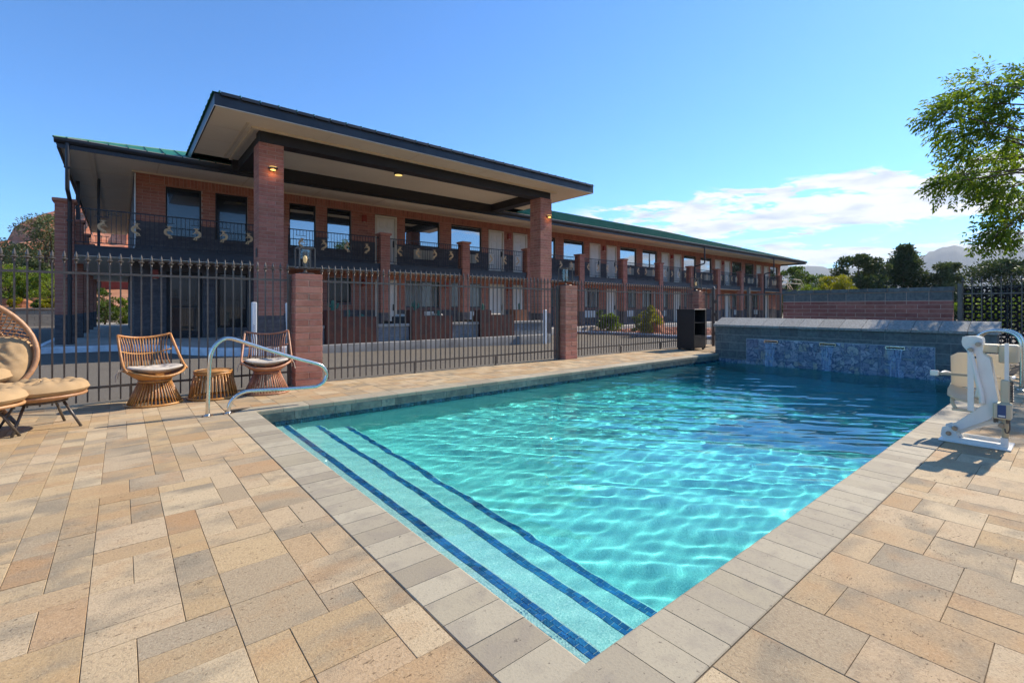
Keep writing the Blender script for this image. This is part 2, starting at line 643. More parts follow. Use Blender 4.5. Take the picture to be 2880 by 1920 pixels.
MAT.update(
    paver=paver_mat(), coping=coping_mat(), plaster=plaster_mat(), water=water_mat(), water_body=water_body_mat(), mural=mural_mat(),
    bed=surf('jointing_sand', (0.10, 0.075, 0.05), (0.17, 0.13, 0.09), 40, 0.95),
    mosaic=surf('blue_mosaic', (0.012, 0.10, 0.26), (0.028, 0.17, 0.37), 9, 0.18, vary=0.35),
    grout=surf('tile_grout', (0.50, 0.62, 0.62), (0.42, 0.52, 0.53), 30, 0.8),
    line_tile=surf('waterline_mosaic', (0.012, 0.035, 0.055), (0.03, 0.085, 0.11), 20, 0.25, vary=0.6),
    stone_tile=surf('green_stone_tile', (0.20, 0.215, 0.17), (0.105, 0.125, 0.105), 9, 0.5, vary=0.28, bump=0.3, bscale=30, shuffle=9),
    brick=surf('red_brick', (0.42, 0.175, 0.115), (0.48, 0.22, 0.155), 9, 0.85, bump=0.55, bscale=90, vary=0.16, spec=0.2, shuffle=5, dirt=0.25),
    brick_shade=surf('facade_brick', (0.40, 0.155, 0.10), (0.46, 0.195, 0.135), 9, 0.85, bump=0.4, bscale=90, vary=0.13, spec=0.2, shuffle=5),
    brick_wall=surf('enclosure_brick', (0.30, 0.115, 0.085), (0.36, 0.15, 0.115), 9, 0.85, bump=0.5, bscale=90, vary=0.16, spec=0.2, shuffle=5, dirt=0.15),
    brick_dark=surf('charcoal_painted_brick', (0.10, 0.088, 0.088), (0.135, 0.118, 0.118), 8, 0.8, bump=0.4, bscale=90, vary=0.14, spec=0.25, shuffle=5),
    mortar=surf('mortar', (0.56, 0.37, 0.26), (0.48, 0.31, 0.21), 30, 0.9),
    mortar_pale=surf('pale_mortar', (0.56, 0.41, 0.32), (0.50, 0.36, 0.28), 30, 0.9),
    mortar_dark=surf('dark_mortar', (0.07, 0.065, 0.07), (0.09, 0.085, 0.09), 30, 0.9),
    block=surf('grey_block', (0.105, 0.12, 0.115), (0.16, 0.175, 0.165), 14, 0.85, bump=0.6, bscale=120, vary=0.14, spec=0.25, shuffle=5),
    block_cap=surf('grey_cap_block', (0.36, 0.345, 0.305), (0.25, 0.24, 0.21), 30, 0.85, bump=0.7, bscale=110, vary=0.14, spec=0.2, shuffle=5, contrast=(0.4, 0.6)),
    block_joint=surf('grey_mortar', (0.33, 0.34, 0.31), (0.27, 0.28, 0.26), 30, 0.9),
    patio_block=surf('patio_block', (0.17, 0.175, 0.18), (0.24, 0.245, 0.25), 12, 0.9, bump=0.6, bscale=90, vary=0.12, shuffle=4),
    asphalt=surf('asphalt', (0.115, 0.10, 0.08), (0.19, 0.165, 0.13), 70, 0.9, bump=0.8, bscale=140, detail=8, spec=0.2, dirt=0.15),
    concrete=surf('concrete', (0.40, 0.355, 0.295), (0.50, 0.45, 0.38), 3, 0.9, bump=0.2, bscale=60, dirt=0.25),
    kerb_grey=surf('grey_kerb', (0.20, 0.19, 0.175), (0.27, 0.255, 0.235), 3, 0.9, bump=0.2, bscale=60, dirt=0.3),
    kerb_white=surf('white_kerb_paint', (0.72, 0.72, 0.72), (0.60, 0.60, 0.60), 7, 0.7, bump=0.3, bscale=30, dirt=0.25),
    white_paint=surf('white_paint', (0.78, 0.78, 0.76), (0.72, 0.72, 0.70), 6, 0.45),
    soil=surf('red_soil', (0.30, 0.12, 0.055), (0.42, 0.20, 0.10), 1.5, 0.95, bump=0.4, bscale=12, detail=8),
    dry=surf('dry_ground', (0.27, 0.19, 0.115), (0.20, 0.165, 0.085), 0.25, 0.95, detail=9),
    redrock=surf('red_gravel', (0.36, 0.13, 0.065), (0.48, 0.22, 0.13), 8, 0.9, vary=0.3, shuffle=4),
    boulder=surf('red_boulder', (0.42, 0.15, 0.06), (0.33, 0.13, 0.06), 4, 0.9, bump=0.7, bscale=14),
    iron=surf('black_iron', (0.095, 0.078, 0.062), (0.125, 0.104, 0.084), 20, 0.42, metal=0.3, spec=0.6),
    iron_far=surf('black_lattice', (0.008, 0.008, 0.009), (0.014, 0.014, 0.015), 10, 0.5),
    rail_iron=surf('railing_iron', (0.022, 0.026, 0.033), (0.03, 0.034, 0.04), 10, 0.5),
    figure=surf('tan_cutout_steel', (0.72, 0.48, 0.25), (0.64, 0.42, 0.22), 9, 0.75),
    fascia=surf('dark_fascia', (0.030, 0.032, 0.037), (0.045, 0.047, 0.052), 1.4, 0.42, metal=0.35, bump=0.12, bscale=2.5, dirt=0.1),
    slab_face=surf('slab_fascia', (0.030, 0.035, 0.043), (0.040, 0.045, 0.053), 1.2, 0.55, bump=0.1, bscale=3),
    beam=surf('dark_beam', (0.014, 0.011, 0.010), (0.022, 0.017, 0.015), 2, 0.6),
    soffit=surf('tan_soffit', (0.88, 0.74, 0.57), (0.84, 0.70, 0.54), 0.8, 0.85, bump=0.12, bscale=40),
    soffit_trim=surf('cream_trim', (0.78, 0.63, 0.46), (0.72, 0.58, 0.42), 2, 0.7),
    roof=surf('green_metal_roof', (0.018, 0.19, 0.088), (0.024, 0.22, 0.105), 0.7, 0.5, metal=0.25, dirt=0.06),
    seam=surf('green_roof_seam', (0.022, 0.14, 0.075), (0.03, 0.165, 0.09), 0.7, 0.55),
    door=surf('white_door', (0.78, 0.72, 0.62), (0.74, 0.68, 0.59), 2, 0.5),
    door_frame=surf('cream_door_frame', (0.70, 0.61, 0.48), (0.65, 0.57, 0.45), 2, 0.6),
    blind=surf('window_blind', (0.76, 0.76, 0.70), (0.70, 0.70, 0.65), 2, 0.6, vary=0.06),
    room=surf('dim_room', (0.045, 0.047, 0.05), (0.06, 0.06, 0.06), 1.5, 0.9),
    pane=glass_mat('window_glass', (0.010, 0.013, 0.016), 0.34),
    pane_dark=glass_mat('dark_window_glass', (0.016, 0.018, 0.02), 0.03),
    pane_clear=glass_mat('blind_window_glass', (0.02, 0.025, 0.025), 0.10, see=0.85),
    grille=surf('cream_grille', (0.50, 0.44, 0.34), (0.45, 0.40, 0.31), 3, 0.6),
    rattan=surf('honey_rattan', (0.55, 0.265, 0.075), (0.42, 0.175, 0.042), 25, 0.42, vary=0.22, bump=0.2, bscale=60, shuffle=3),
    rattan_rose=surf('rose_rattan', (0.48, 0.215, 0.115), (0.36, 0.145, 0.07), 25, 0.45, vary=0.22, bump=0.2, bscale=60, shuffle=3),
    rattan_pale=surf('pale_rattan', (0.52, 0.28, 0.135), (0.42, 0.20, 0.085), 25, 0.45, vary=0.2, bump=0.2, bscale=60, shuffle=3),
    khaki=surf('khaki_cushion', (0.47, 0.315, 0.165), (0.42, 0.275, 0.14), 5, 0.95, bump=0.25, bscale=400, spec=0.1),
    cream=surf('cream_cushion', (0.56, 0.49, 0.40), (0.49, 0.425, 0.345), 6, 0.95, bump=0.25, bscale=400, spec=0.1),
    chrome=surf('brushed_steel', (0.78, 0.72, 0.62), (0.70, 0.64, 0.55), 30, 0.2, metal=1.0),
    steel=surf('steel_bolt', (0.30, 0.27, 0.23), None, 5, 0.3, metal=1.0),
    lift_white=surf('lift_white', (0.80, 0.76, 0.67), (0.75, 0.71, 0.62), 4, 0.35, dirt=0.08),
    lift_cream=leaf_mat('lift_seat_plastic', (0.80, 0.70, 0.52), (0.76, 0.66, 0.49), 0.45, (1, 1, 1, 1)),
    lift_box=surf('lift_box_cream', (0.58, 0.50, 0.33), (0.54, 0.46, 0.30), 4, 0.5),
    lift_blue=surf('lift_label_blue', (0.02, 0.06, 0.16), None, 4, 0.4),
    wicker=surf('black_wicker', (0.012, 0.010, 0.009), (0.022, 0.018, 0.016), 60, 0.5, bump=0.5, bscale=90),
    corten=surf('corten_steel', (0.115, 0.035, 0.020), (0.065, 0.022, 0.016), 4, 0.75, metal=0.1, detail=8, vary=0.1),
    corten_light=surf('orange_corten', (0.30, 0.115, 0.05), (0.22, 0.08, 0.035), 4, 0.75, detail=8),
    cactus=surf('cactus_skin', (0.035, 0.12, 0.075), (0.06, 0.17, 0.10), 9, 0.6),
    sofa=surf('sofa_frame', (0.02, 0.018, 0.016), (0.03, 0.026, 0.022), 9, 0.6),
    red_stucco=surf('red_stucco', (0.30, 0.065, 0.04), (0.25, 0.055, 0.035), 0.8, 0.9),
    red_lamp=surf('red_lamp_shade', (0.38, 0.045, 0.02), (0.30, 0.035, 0.018), 9, 0.5),
    tan_wall=surf('tan_retaining_wall', (0.40, 0.32, 0.235), (0.33, 0.26, 0.19), 1.2, 0.9, bump=0.3, bscale=20, vary=0.08),
    bark=surf('bark', (0.16, 0.105, 0.065), (0.09, 0.06, 0.04), 14, 0.9, bump=0.8, bscale=25),
    leaf_ash=leaf_mat('ash_leaf', (0.085, 0.145, 0.014), (0.28, 0.35, 0.04), 0.55),
    leaf_juniper=leaf_mat('juniper_leaf', (0.045, 0.068, 0.024), (0.125, 0.15, 0.055), 0.25),
    leaf_pale=leaf_mat('pale_juniper_leaf', (0.075, 0.10, 0.040), (0.21, 0.22, 0.095), 0.25),
    leaf_bright=leaf_mat('bright_shrub_leaf', (0.10, 0.16, 0.015), (0.30, 0.36, 0.05), 0.4),
    leaf_yellow=leaf_mat('yellow_shrub_leaf', (0.20, 0.20, 0.012), (0.42, 0.36, 0.02), 0.4),
    leaf_mid=leaf_mat('green_shrub_leaf', (0.055, 0.10, 0.02), (0.15, 0.20, 0.045), 0.35),
    glow=glow_mat('warm_bulb', (1.0, 0.60, 0.17), 0.9),
    bulb=glow_mat('filament_bulb', (1.0, 0.66, 0.30), 0.16),
    glow_soft=glow_mat('warm_downlight', (1.0, 0.70, 0.22), 0.5),
    clear=clear_mat(), fall=sheet_water_mat(),
    butte=strata_mat('red_sandstone', (0.36, 0.10, 0.045), (0.52, 0.17, 0.075), (0.60, 0.27, 0.15), 0.22),
    hill=surf('scrub_hillside', (0.055, 0.065, 0.05), (0.085, 0.085, 0.068), 0.012, 0.95, detail=9),
)
# ------------------------------------------------------------------ plan of the place (metres)
PX0, PX1, PY0, PY1 = 1.217, 12.17, 1.081, 6.15        # inner edge of the pool
COPW = 0.28                                            # coping width
WATER_Z = -0.20
Y_FENCE, FP_FRONT = 7.86, 7.66                         # fence line, front of its brick pillars
Y_PIL, Y_WALL, Y_EAVE = 17.95, 19.30, 17.18            # balcony pillars, facade, eave
X_L, X_R = 0.33, 50.7                                  # ends of the facade
Z_WALK, Z_SLAB, Z_SOFF = 0.20, 2.975, 5.58
FWD = Vector((math.cos(YAW), math.sin(YAW), 0))
RGT = Vector((math.sin(YAW), -math.cos(YAW), 0))


def project(p):
    q = Vector(p) - Vector((0, 0, CAM_H))
    d = q.dot(FWD)
    if d < 0.05:
        return None
    return W_PX / 2 + F_PX * q.dot(RGT) / d, HORIZON - F_PX * q.z / d, d


def size_in_view(p, area):
    """how large a flat piece at p shows in the photograph (0 when out of the frame)"""
    r = project(p)
    if r is None or not (-60 < r[0] < W_PX + 60 and -60 < r[1] < H_PX + 60):
        return 0.0
    return area / r[2] ** 2


def sstep(t):
    t = min(max(t, 0.0), 1.0)
    return t * t * (3 - 2 * t)


def lot_z(x, y):
    far = 0.045 + (-0.155 - 0.045) * min(max((x + 1) / 13.0, 0), 1)
    near = -0.05 - 0.008 * min(max(x, 0), 12)
    return near + (far - near) * sstep((y - 8.2) / 5.0)


# ---- ground, lot, hills
g = MB()
hx0, hx1, hy0, hy1 = PX0 - .15, PX1 + .15, PY0 - .15, PY1 + .15
B_ = 6000
zg = -0.30
g.quad((-B_, -B_, zg), (B_, -B_, zg), (B_, hy0, zg), (-B_, hy0, zg))
g.quad((-B_, hy1, zg), (B_, hy1, zg), (B_, B_, zg), (-B_, B_, zg))
g.quad((-B_, hy0, zg), (hx0, hy0, zg), (hx0, hy1, zg), (-B_, hy1, zg))
g.quad((hx1, hy0, zg), (B_, hy0, zg), (B_, hy1, zg), (hx1, hy1, zg))
struct(g.build('ground', MAT['dry']))

lot = MB()
xs = [-60, -40, -25, -15, -8, -4] + [-2 + 0.75 * i for i in range(24)] + [18, 20, 24, 30, 38, 48, 60]
ys = [8.0, 8.6, 9.2, 9.8, 10.4, 11, 11.6, 12.2, 12.8, 13.4, 14.5, 16, 17.5, 20, 26, 34, 42.3]
lot.grid([[(x, y, lot_z(x, y)) for y in ys] for x in xs])
struct(lot.build('parking_lot', MAT['asphalt'], smooth=True))

# lot beyond the end gate, on the right
rl = MB()
rl.quad((16.5, -30, -0.22), (60, -30, -0.22), (60, 7.99, -0.16), (16.5, 7.99, -0.16))
struct(rl.build('side_road', MAT['asphalt']))


def ridge(name, pts, depth, mat, seed, base=-30):
    """a far ridge: pts = (azimuth deg from +X, distance, height)"""
    rs = np.random.RandomState(seed)
    rows = []
    P = []
    for k in range(len(pts) - 1):
        a0, d0, h0 = pts[k]
        a1, d1, h1 = pts[k + 1]
        for s in range(12):
            f = s / 12
            P.append((a0 + (a1 - a0) * f, d0 + (d1 - d0) * f, h0 + (h1 - h0) * sstep(f) + rs.normal(0, 0.015) * max(h0, h1) * .6))
    P.append(pts[-1])
    m = 9
    for (a, d, h) in P:
        row = []
        for j in range(m):
            f = j / (m - 1)
            dd = d - depth * (1 - f)
            hh = base + (h - base) * f ** 1.3 * (1 + 0.03 * math.sin(a * 1.7 + j) * (0 < j < m - 1))
            row.append((dd * math.cos(R(a)), dd * math.sin(R(a)), hh))
        dd = d + depth
        row.append((dd * math.cos(R(a)), dd * math.sin(R(a)), base))
        rows.append(row)
    b = MB()
    b.grid(rows, flip=True)
    return struct(b.build(name, mat, smooth=True))


ridge('hills', [(46, 3200, 120), (36, 3300, 190), (24, 3300, 245), (21.5, 3300, 268), (19, 3300, 250), (15, 3300, 225), (11, 3300, 250),
                (7.5, 3300, 318), (5, 3300, 290), (1, 3300, 330), (-6, 3300, 280), (-16, 3300, 340), (-30, 3300, 230), (-44, 3200, 160)],
      900, MAT['hill'], 3)
ridge('hills', [(-46, 2600, 90), (-60, 2700, 180), (-75, 2700, 300), (-90, 2700, 260), (-105, 2700, 330), (-125, 2700, 210), (-150, 2600, 120)],
      800, MAT['hill'], 5)


# ---- red rock butte on the left
def butte():
    rs = np.random.RandomState(8)
    cx, cy = 12.0, 590.0
    b = MB()
    rows = []
    n = 72
    for (h, r) in [(0, 210), (12, 178), (26, 150), (40, 128), (50, 108), (56, 98), (58, 90), (70, 84), (74, 80), (84, 66), (87, 60), (97, 52), (101, 40), (106, 22), (107, 0.5)]:
        row = []
        for j in range(n + 1):
            a = 2 * math.pi * (j % n) / n
            q = 1 + 0.10 * math.sin(3 * a + 1.1) + 0.07 * math.sin(7 * a + h * 0.02) + 0.045 * math.sin(17 * a + h * .05) + 0.03 * math.sin(29 * a)
            row.append((cx + r * q * math.cos(a), cy + 0.8 * r * q * math.sin(a), h * (1 + 0.03 * math.sin(5 * a + 2)) - 4))
        rows.append(row)
    b.grid(rows, flip=True)
    o = b.build('red_rock_butte', MAT['butte'])
    return struct(o)


butte()

# ---- raised red soil bank behind the retaining wall on the left
bank = MB()
rs = np.random.RandomState(4)
bx = list(np.linspace(-60, -2.2, 26)) + [0, 4, 8]
by = [42.45, 43.5, 45, 47, 50, 55, 62, 72]
bank.grid([[(x, y, 1.10 + 2.6 * sstep((y - 42.5) / 22) + rs.normal(0, 0.07) * (y > 42.6)) for y in by] for x in bx])
struct(bank.build('red_soil_bank', MAT['soil'], smooth=True))

# retaining wall: courses of split-face block
rw = thing('retaining_wall', 'low tan block retaining wall below the red soil bank', 'wall', (-20, 42.3, 0))
b = MB()
b.box(-60, 8, 42.29, 42.44, -0.1, 1.12)
b.build('wall_core', MAT['mortar'], rw)
b = MB()
row = 0
z = 0.02
while z < 1.0:
    x = -60 + (0.3 if row % 2 else 0)
    while x < 8:
        b.box(x, x + 0.59, 42.20, 42.29, z, z + 0.19)
        x += 0.6
    z += 0.2
    row += 1
b.build('blocks', MAT['tan_wall'], rw, kind='stuff')
b = MB()
for k in range(113):
    b.box(-60 + .6 * k, -60 + .6 * k + .592, 42.16, 42.46, 1.122, 1.20)
b.build('coping_blocks', MAT['tan_wall'], rw, kind='stuff')

# ---- pavements with kerbs in front of the building
def poly_slab(name, poly, z0, z1, mat):
    b = MB()
    b.prism(poly, 'z', z0, z1)
    return struct(b.build(name, mat))


def kerb_run(name, pts, z_top, width, mat, label=None):
    """kerb with rounded nose along a polyline; foot 0.25 m below"""
    b = MB()
    P = [Vector((p[0], p[1], 0)) for p in pts]
    rows = []
    for k, p in enumerate(P):
        t = (P[min(k + 1, len(P) - 1)] - P[max(k - 1, 0)]).normalized()
        nrm = Vector((t.y, -t.x, 0))
        ring = []
        for (o, z) in ((0.0, z_top - .35), (0.0, z_top - 0.03), (-0.012, z_top - 0.008), (-0.03, z_top), (-width, z_top), (-width, z_top - .35)):
            q = p + nrm * (o + 0.0)
            ring.append((q.x, q.y, z))
        rows.append(ring)
    b.grid(rows)
    b.quad(*rows[0])
    b.quad(*rows[-1][::-1])
    return smooth_angle(struct(b.build(name, mat)))


curve = [(-1.72, 16.72), (-1.0, 16.72), (-0.3, 16.72), (0.15, 16.6), (0.5, 16.25), (0.8, 15.75), (1.0, 15.25), (1.2, 14.7), (1.5, 14.15),
         (1.9, 13.72), (2.4, 13.42), (3.0, 13.27), (3.6, 13.22)]
walk_poly = [(-1.71, 42.2)] + [(x + .02, y + .05) for x, y in curve] + [(13.0, 13.27), (13.0, 16.98), (52, 16.98), (52, 19.3), (0.4, 19.3), (0.4, 42.2)]
walk = MB()
walk.prism(walk_poly, 'z', -0.25, 0.185)
struct(walk.build('pavement', MAT['concrete']))
kerb_run('kerb', [(-1.75, 42.2), (-1.75, 30), (-1.75, 17.2), (-1.74, 16.9), (-1.72, 16.72)] + curve[1:], 0.197, 0.16, MAT['kerb_white'])
kerb_run('kerb', [(3.62, 13.22), (8, 13.22), (12.9, 13.22), (13.03, 13.35), (13.03, 16.8)], 0.193, 0.16, MAT['kerb_grey'])
kerb_run('kerb', [(13.05, 16.93), (30, 16.93), (52, 16.93)], 0.197, 0.16, MAT['concrete'])

# planted island in the lot
isl = [(18.2, 16.88), (18.75, 16.4), (19.1, 15.4), (19.15, 14.2), (19.0, 13.0), (18.8, 12.0), (18.9, 11.2), (19.4, 10.5), (20.4, 10.1),
       (22.5, 10.0), (25.0, 10.3), (26.4, 11.2), (26.9, 12.6), (27.0, 14.6), (27.4, 16.2), (28.0, 16.88)]
kerb_run('kerb', isl, 0.0, 0.17, MAT['kerb_white'])
poly_slab('gravel_bed', [(x, y) for x, y in isl], -0.25, -0.05, MAT['soil'])
b = MB()
rs = np.random.RandomState(12)
for k in range(1500):
    x, y = rs.uniform(19.2, 26.6), rs.uniform(10.4, 16.8)
    if y < 11.2 and (x < 20.2 or x > 25.5):
        continue
    s = rs.uniform(.04, .11)
    i = b.n()
    b.ell((0, 0, 0), (s, s * rs.uniform(.6, 1), s * .6), 5, 4)
    M_ = Matrix.Translation((x, y, -.045 + s * .25)) @ Matrix.Rotation(rs.uniform(0, 6), 4, 'Z') @ Matrix.Rotation(rs.uniform(-.4, .4), 4, 'X')
    b.xf(M_, i)
o = b.build('gravel', MAT['redrock'], kind='stuff')
o['label'] = 'red lava gravel in the planted island by the lot'

# ---- pool deck: sand bed with a hole for the pool, pavers on it
deck = MB()
dx0, dx1, dy0, dy1 = -4.6, 14.9, -3.2, 7.98
cx0, cx1, cy0, cy1 = PX0 - COPW, PX1 + 0.3, PY0 - COPW, PY1 + COPW
for (x0, x1, y0, y1) in ((dx0, dx1, dy0, cy0), (dx0, dx1, cy1, dy1), (dx0, cx0, cy0, cy1), (cx1, dx1, cy0, cy1)):
    deck.box(x0, x1, y0, y1, -0.29, -0.009)
for (x0, x1, y0, y1) in ((cx0, cx1, cy0, PY0 - .02), (cx0, cx1, PY1 + .02, cy1), (cx0, PX0 - .02, PY0 - .02, PY1 + .02)):
    deck.box(x0, x1, y0, y1, -0.29, -0.062)
pool_deck = struct(deck.build('pool_deck', MAT['bed']))

MOD = 0.1478
pav = []


def fill(x0, nx, y0, ny, sx, sy, seed):
    """random ashlar of 1x1 .. 2x3 module pavers; sx, sy = direction of growth from the anchor corner"""
    rs = np.random.RandomState(seed)
    occ = np.zeros((nx, ny), bool)
    shapes = [(2, 3), (3, 2), (2, 2), (2, 1), (1, 2), (1, 1)]
    w = np.array([.11, .05, .34, .18, .26, .06])
    for j in range(ny):
        for i in range(nx):
            if occ[i, j]:
                continue
            order = rs.choice(6, 6, replace=False, p=w / w.sum())
            for k in order:
                a, c = shapes[k]
                if k == 5 and rs.rand() < .6 and any(True for kk in order if kk != 5 and i + shapes[kk][0] <= nx and j + shapes[kk][1] <= ny
                                  and not occ[i:i + shapes[kk][0], j:j + shapes[kk][1]].any()):
                    continue
                if i + a <= nx and j + c <= ny and not occ[i:i + a, j:j + c].any():
                    occ[i:i + a, j:j + c] = True
                    xa, xb = x0 + sx * i * MOD, x0 + sx * (i + a) * MOD
                    ya, yb = y0 + sy * j * MOD, y0 + sy * (j + c) * MOD
                    pav.append((min(xa, xb), max(xa, xb), min(ya, yb), max(ya, yb)))
                    break


fill(cx0 - .006, 37, 7.96, 75, -1, -1, 1)
fill(cx0 + .0, 94, cy0 - .006, 27, 1, -1, 2)
fill(cx0 + .0, 94, cy1 + .006, 10, 1, 1, 3)
fill(cx1 + .15, 13, cy0 + .1, 36, 1, 1, 4)
score = [(size_in_view(((p[0] + p[1]) / 2, (p[2] + p[3]) / 2, 0), (p[1] - p[0]) * (p[3] - p[2])) / max(0.4, math.hypot(p[0], p[2])), p) for p in pav]
score.sort(key=lambda s: -s[0])
rs = np.random.RandomState(6)
rest = MB()
GAP = 0.0011
for k, (s, p) in enumerate(score):
    x0, x1, y0, y1 = p[0] + GAP, p[1] - GAP, p[2] + GAP, p[3] - GAP
    dz = rs.uniform(-.0012, .0012)
    if s > 0 and k < 300:
        piece('paver', (round(x1 - x0, 4), round(y1 - y0, 4), 0.06), MAT['paver'], pool_deck, ((x0 + x1) / 2, (y0 + y1) / 2, -0.03 + dz), 0.0013,
              (rs.normal(0, .0008), rs.normal(0, .0008), rs.normal(0, .0015)))
    else:
        rest.cbox(x0, x1, y0, y1, -0.05, dz, 0.002)
o = rest.build('pavers', MAT['paver'], pool_deck, kind='stuff')
# ------------------------------------------------------------------ swimming pool
pool = thing('swimming_pool', 'long rectangular turquoise pool with stone coping and blue-edged entry steps', 'swimming pool', (6.7, 3.6, 0))
b = MB()
zs, zd = -1.15, -1.75             # shallow and deep end


def floor_z(x):
    return zs + (zd - zs) * sstep((x - 4.0) / 7.0)


wx1 = PX1 + 0.05
xs = [PX0] + [2.4 + i * 0.5 for i in range(20)] + [wx1]
b.grid([[(x, y, floor_z(x)) for y in (PY0, PY1)] for x in xs])
for k in range(len(xs) - 1):
    xa, xb = xs[k], xs[k + 1]
    b.quad((xa, PY0, floor_z(xa)), (xb, PY0, floor_z(xb)), (xb, PY0, -.10), (xa, PY0, -.10))
    b.quad((xb, PY1, floor_z(xb)), (xa, PY1, floor_z(xa)), (xa, PY1, -.10), (xb, PY1, -.10))
b.quad((PX0, PY1, zs), (PX0, PY0, zs), (PX0, PY0, -.10), (PX0, PY1, -.10))
b.quad((wx1, PY0, zd), (wx1, PY1, zd), (wx1, PY1, -.10), (wx1, PY0, -.10))
basin = b.build('basin', MAT['plaster'], pool)
basin.cycles.is_caustics_receiver = True

STEPS = [(1.585, -0.30), (1.955, -0.53), (2.33, -0.79)]
pts_all = []
for (xe, zt) in STEPS:
    b = MB()
    b.prism([(PX0 + .003, zt), (xe - .012, zt), (xe, zt - .012), (xe, -1.2), (PX0 + .003, -1.2)], 'y', PY0 + .002, PY1 - .002)
    st = b.build('step', MAT['plaster'], pool)
    st.cycles.is_caustics_receiver = True
    g_ = MB()
    g_.box(xe - .080, xe - .020, PY0 + .003, PY1 - .003, zt - .004, zt + .0015)
    gs = g_.build('grout_bed', MAT['grout'], st)
    gs.cycles.is_caustics_receiver = True
    for r_ in range(2):
        y = PY0 + .003 - (0.026 if r_ else 0)
        while y < PY1:
            y0, y1 = max(y + .0016, PY0 + .003), min(y + .0504, PY1 - .003)
            if y1 - y0 > .012:
                pts_all.append((st, xe - .080 + r_ * .0305, y0, y1, zt))
            y += .052
pts_all.sort(key=lambda q: -size_in_view((q[1], q[2], q[4]), 1.0))
left = {}
for k, (st, x, y0, y1, zt) in enumerate(pts_all):
    if k < 300:
        o = piece('mosaic_tile', (.0288, round(y1 - y0, 3), .006), MAT['mosaic'], st, (x + .0144, (y0 + y1) / 2, zt + .0015))
        o.cycles.is_caustics_receiver = True
    else:
        left.setdefault(st, MB()).box(x, x + .0288, y0, y1, zt - .001, zt + .0045)
for st, mb in left.items():
    o = mb.build('mosaic_tiles', MAT['mosaic'], st, kind='stuff')
    o.cycles.is_caustics_receiver = True

# coping stones with a rounded nose
def coping_stone(along, a0, a1, inner, outer, cut0=0.0, cut1=0.0):
    """stone between a0..a1 along an axis, from the outer edge to the nose over the water"""
    s = 1 if inner > outer else -1
    t = 0.052
    prof = [(outer, -t), (outer, -.004), (outer + s * .004, 0), (inner - s * .012, 0), (inner - s * .004, -.004), (inner + s * .002, -.014),
            (inner + s * .002, -t)]
    mb = MB()
    rows = []
    for a, cut in ((a0, cut0), (a1, cut1)):
        ring = []
        for (q, z) in prof:
            aa = a + cut * (outer - q) * s          # mitre: the outer end reaches further
            ring.append((aa, q, z) if along == 'x' else (q, aa, z))
        rows.append(ring)
    flip = (s > 0) != (along == 'x')
    closed = [r + [r[0]] for r in rows]
    mb.grid(closed, flip=flip)
    mb.f.append(tuple(range(0, len(prof))) if not flip else tuple(range(len(prof)))[::-1])
    n0 = len(prof) + 1
    mb.f.append(tuple(range(n0, n0 + len(prof)))[::-1] if not flip else tuple(range(n0, n0 + len(prof))))
    return mb


JG = 0.0018
rs = np.random.RandomState(2)


def run(along, start, end, inner, outer, w=0.1525, mitre0=0, mitre1=0):
    n = max(1, round((end - start) / w))
    w = (end - start) / n
    for k in range(n):
        a0, a1 = start + k * w + JG, start + (k + 1) * w - JG
        mb = coping_stone(along, a0, a1, inner, outer, mitre0 if k == 0 else 0, mitre1 if k == n - 1 else 0)
        dz = rs.uniform(-.0012, .0008)
        mb.v = [(x, y, z + dz) for x, y, z in mb.v]
        mb.build('coping_stone', MAT['coping'], pool)


run('y', PY0, PY1, PX0, PX0 - COPW, mitre0=1, mitre1=-1)
run('x', PX0, PX1, PY0, PY0 - COPW, mitre0=1)
run('x', PX0, PX1, PY1, PY1 + COPW, w=0.30, mitre0=1)

# stone tile band and dark mosaic waterline under the coping (far side, steps side, near side)
b = MB()
b.box(PX0, wx1, PY1 + .001, PY1 + .02, -.32, -.053)
b.box(PX0 - .02, PX0 - .001, PY0, PY1, -.32, -.053)
b.box(PX0, wx1, PY0 - .02, PY0 - .001, -.32, -.053)
b.build('tile_bed', MAT['block_joint'], pool)
rs = np.random.RandomState(5)
x = PX0
while x < PX1 - .02:
    w = min(rs.choice([.20, .30, .30, .42]), PX1 - x)
    piece('stone_tile', (w - .003, .008, .098), MAT['stone_tile'], pool, (x + w / 2, PY1 - .003 + rs.uniform(-.001, .001), -.1035))
    x += w
small = MB()
n = int((PX1 - PX0) / .052)
for k in range(n):
    x = PX0 + k * (PX1 - PX0) / n
    w = (PX1 - PX0) / n
    for r_ in range(2):
        zc = -.1805 - r_ * .052
        if k < 90 and r_ == 0:
            piece('waterline_tile', (round(w - .003, 4), .007, .049), MAT['line_tile'], pool, (x + w / 2, PY1 - .0025, zc))
        else:
            small.box(x + .0015, x + w - .0015, PY1 - .006, PY1 + .001, zc - .0245, zc + .0245)
for k in range(96):
    y = PY0 + k * (PY1 - PY0) / 96
    w = (PY1 - PY0) / 96
    for r_ in range(2):
        zc = -.1805 - r_ * .052
        small.box(PX0 - .001, PX0 + .006, y + .0015, y + w - .0015, zc - .0245, zc + .0245)
for k in range(n):
    x = PX0 + k * (PX1 - PX0) / n
    small.box(x + .0015, x + w - .0015, PY0 - .001, PY0 + .006, -.205, -.156)
o = small.build('waterline_tiles', MAT['line_tile'], pool, kind='stuff')
for k in range(17):
    y = PY0 + k * .2982
    piece('stone_tile', (.008, .295, .098), MAT['stone_tile'], pool, (PX0 + .003, y + .149, -.1035))
for k in range(36):
    x = PX0 + k * .3
    piece('stone_tile', (.297, .008, .098), MAT['stone_tile'], pool, (x + .15, PY0 + .003, -.1035))

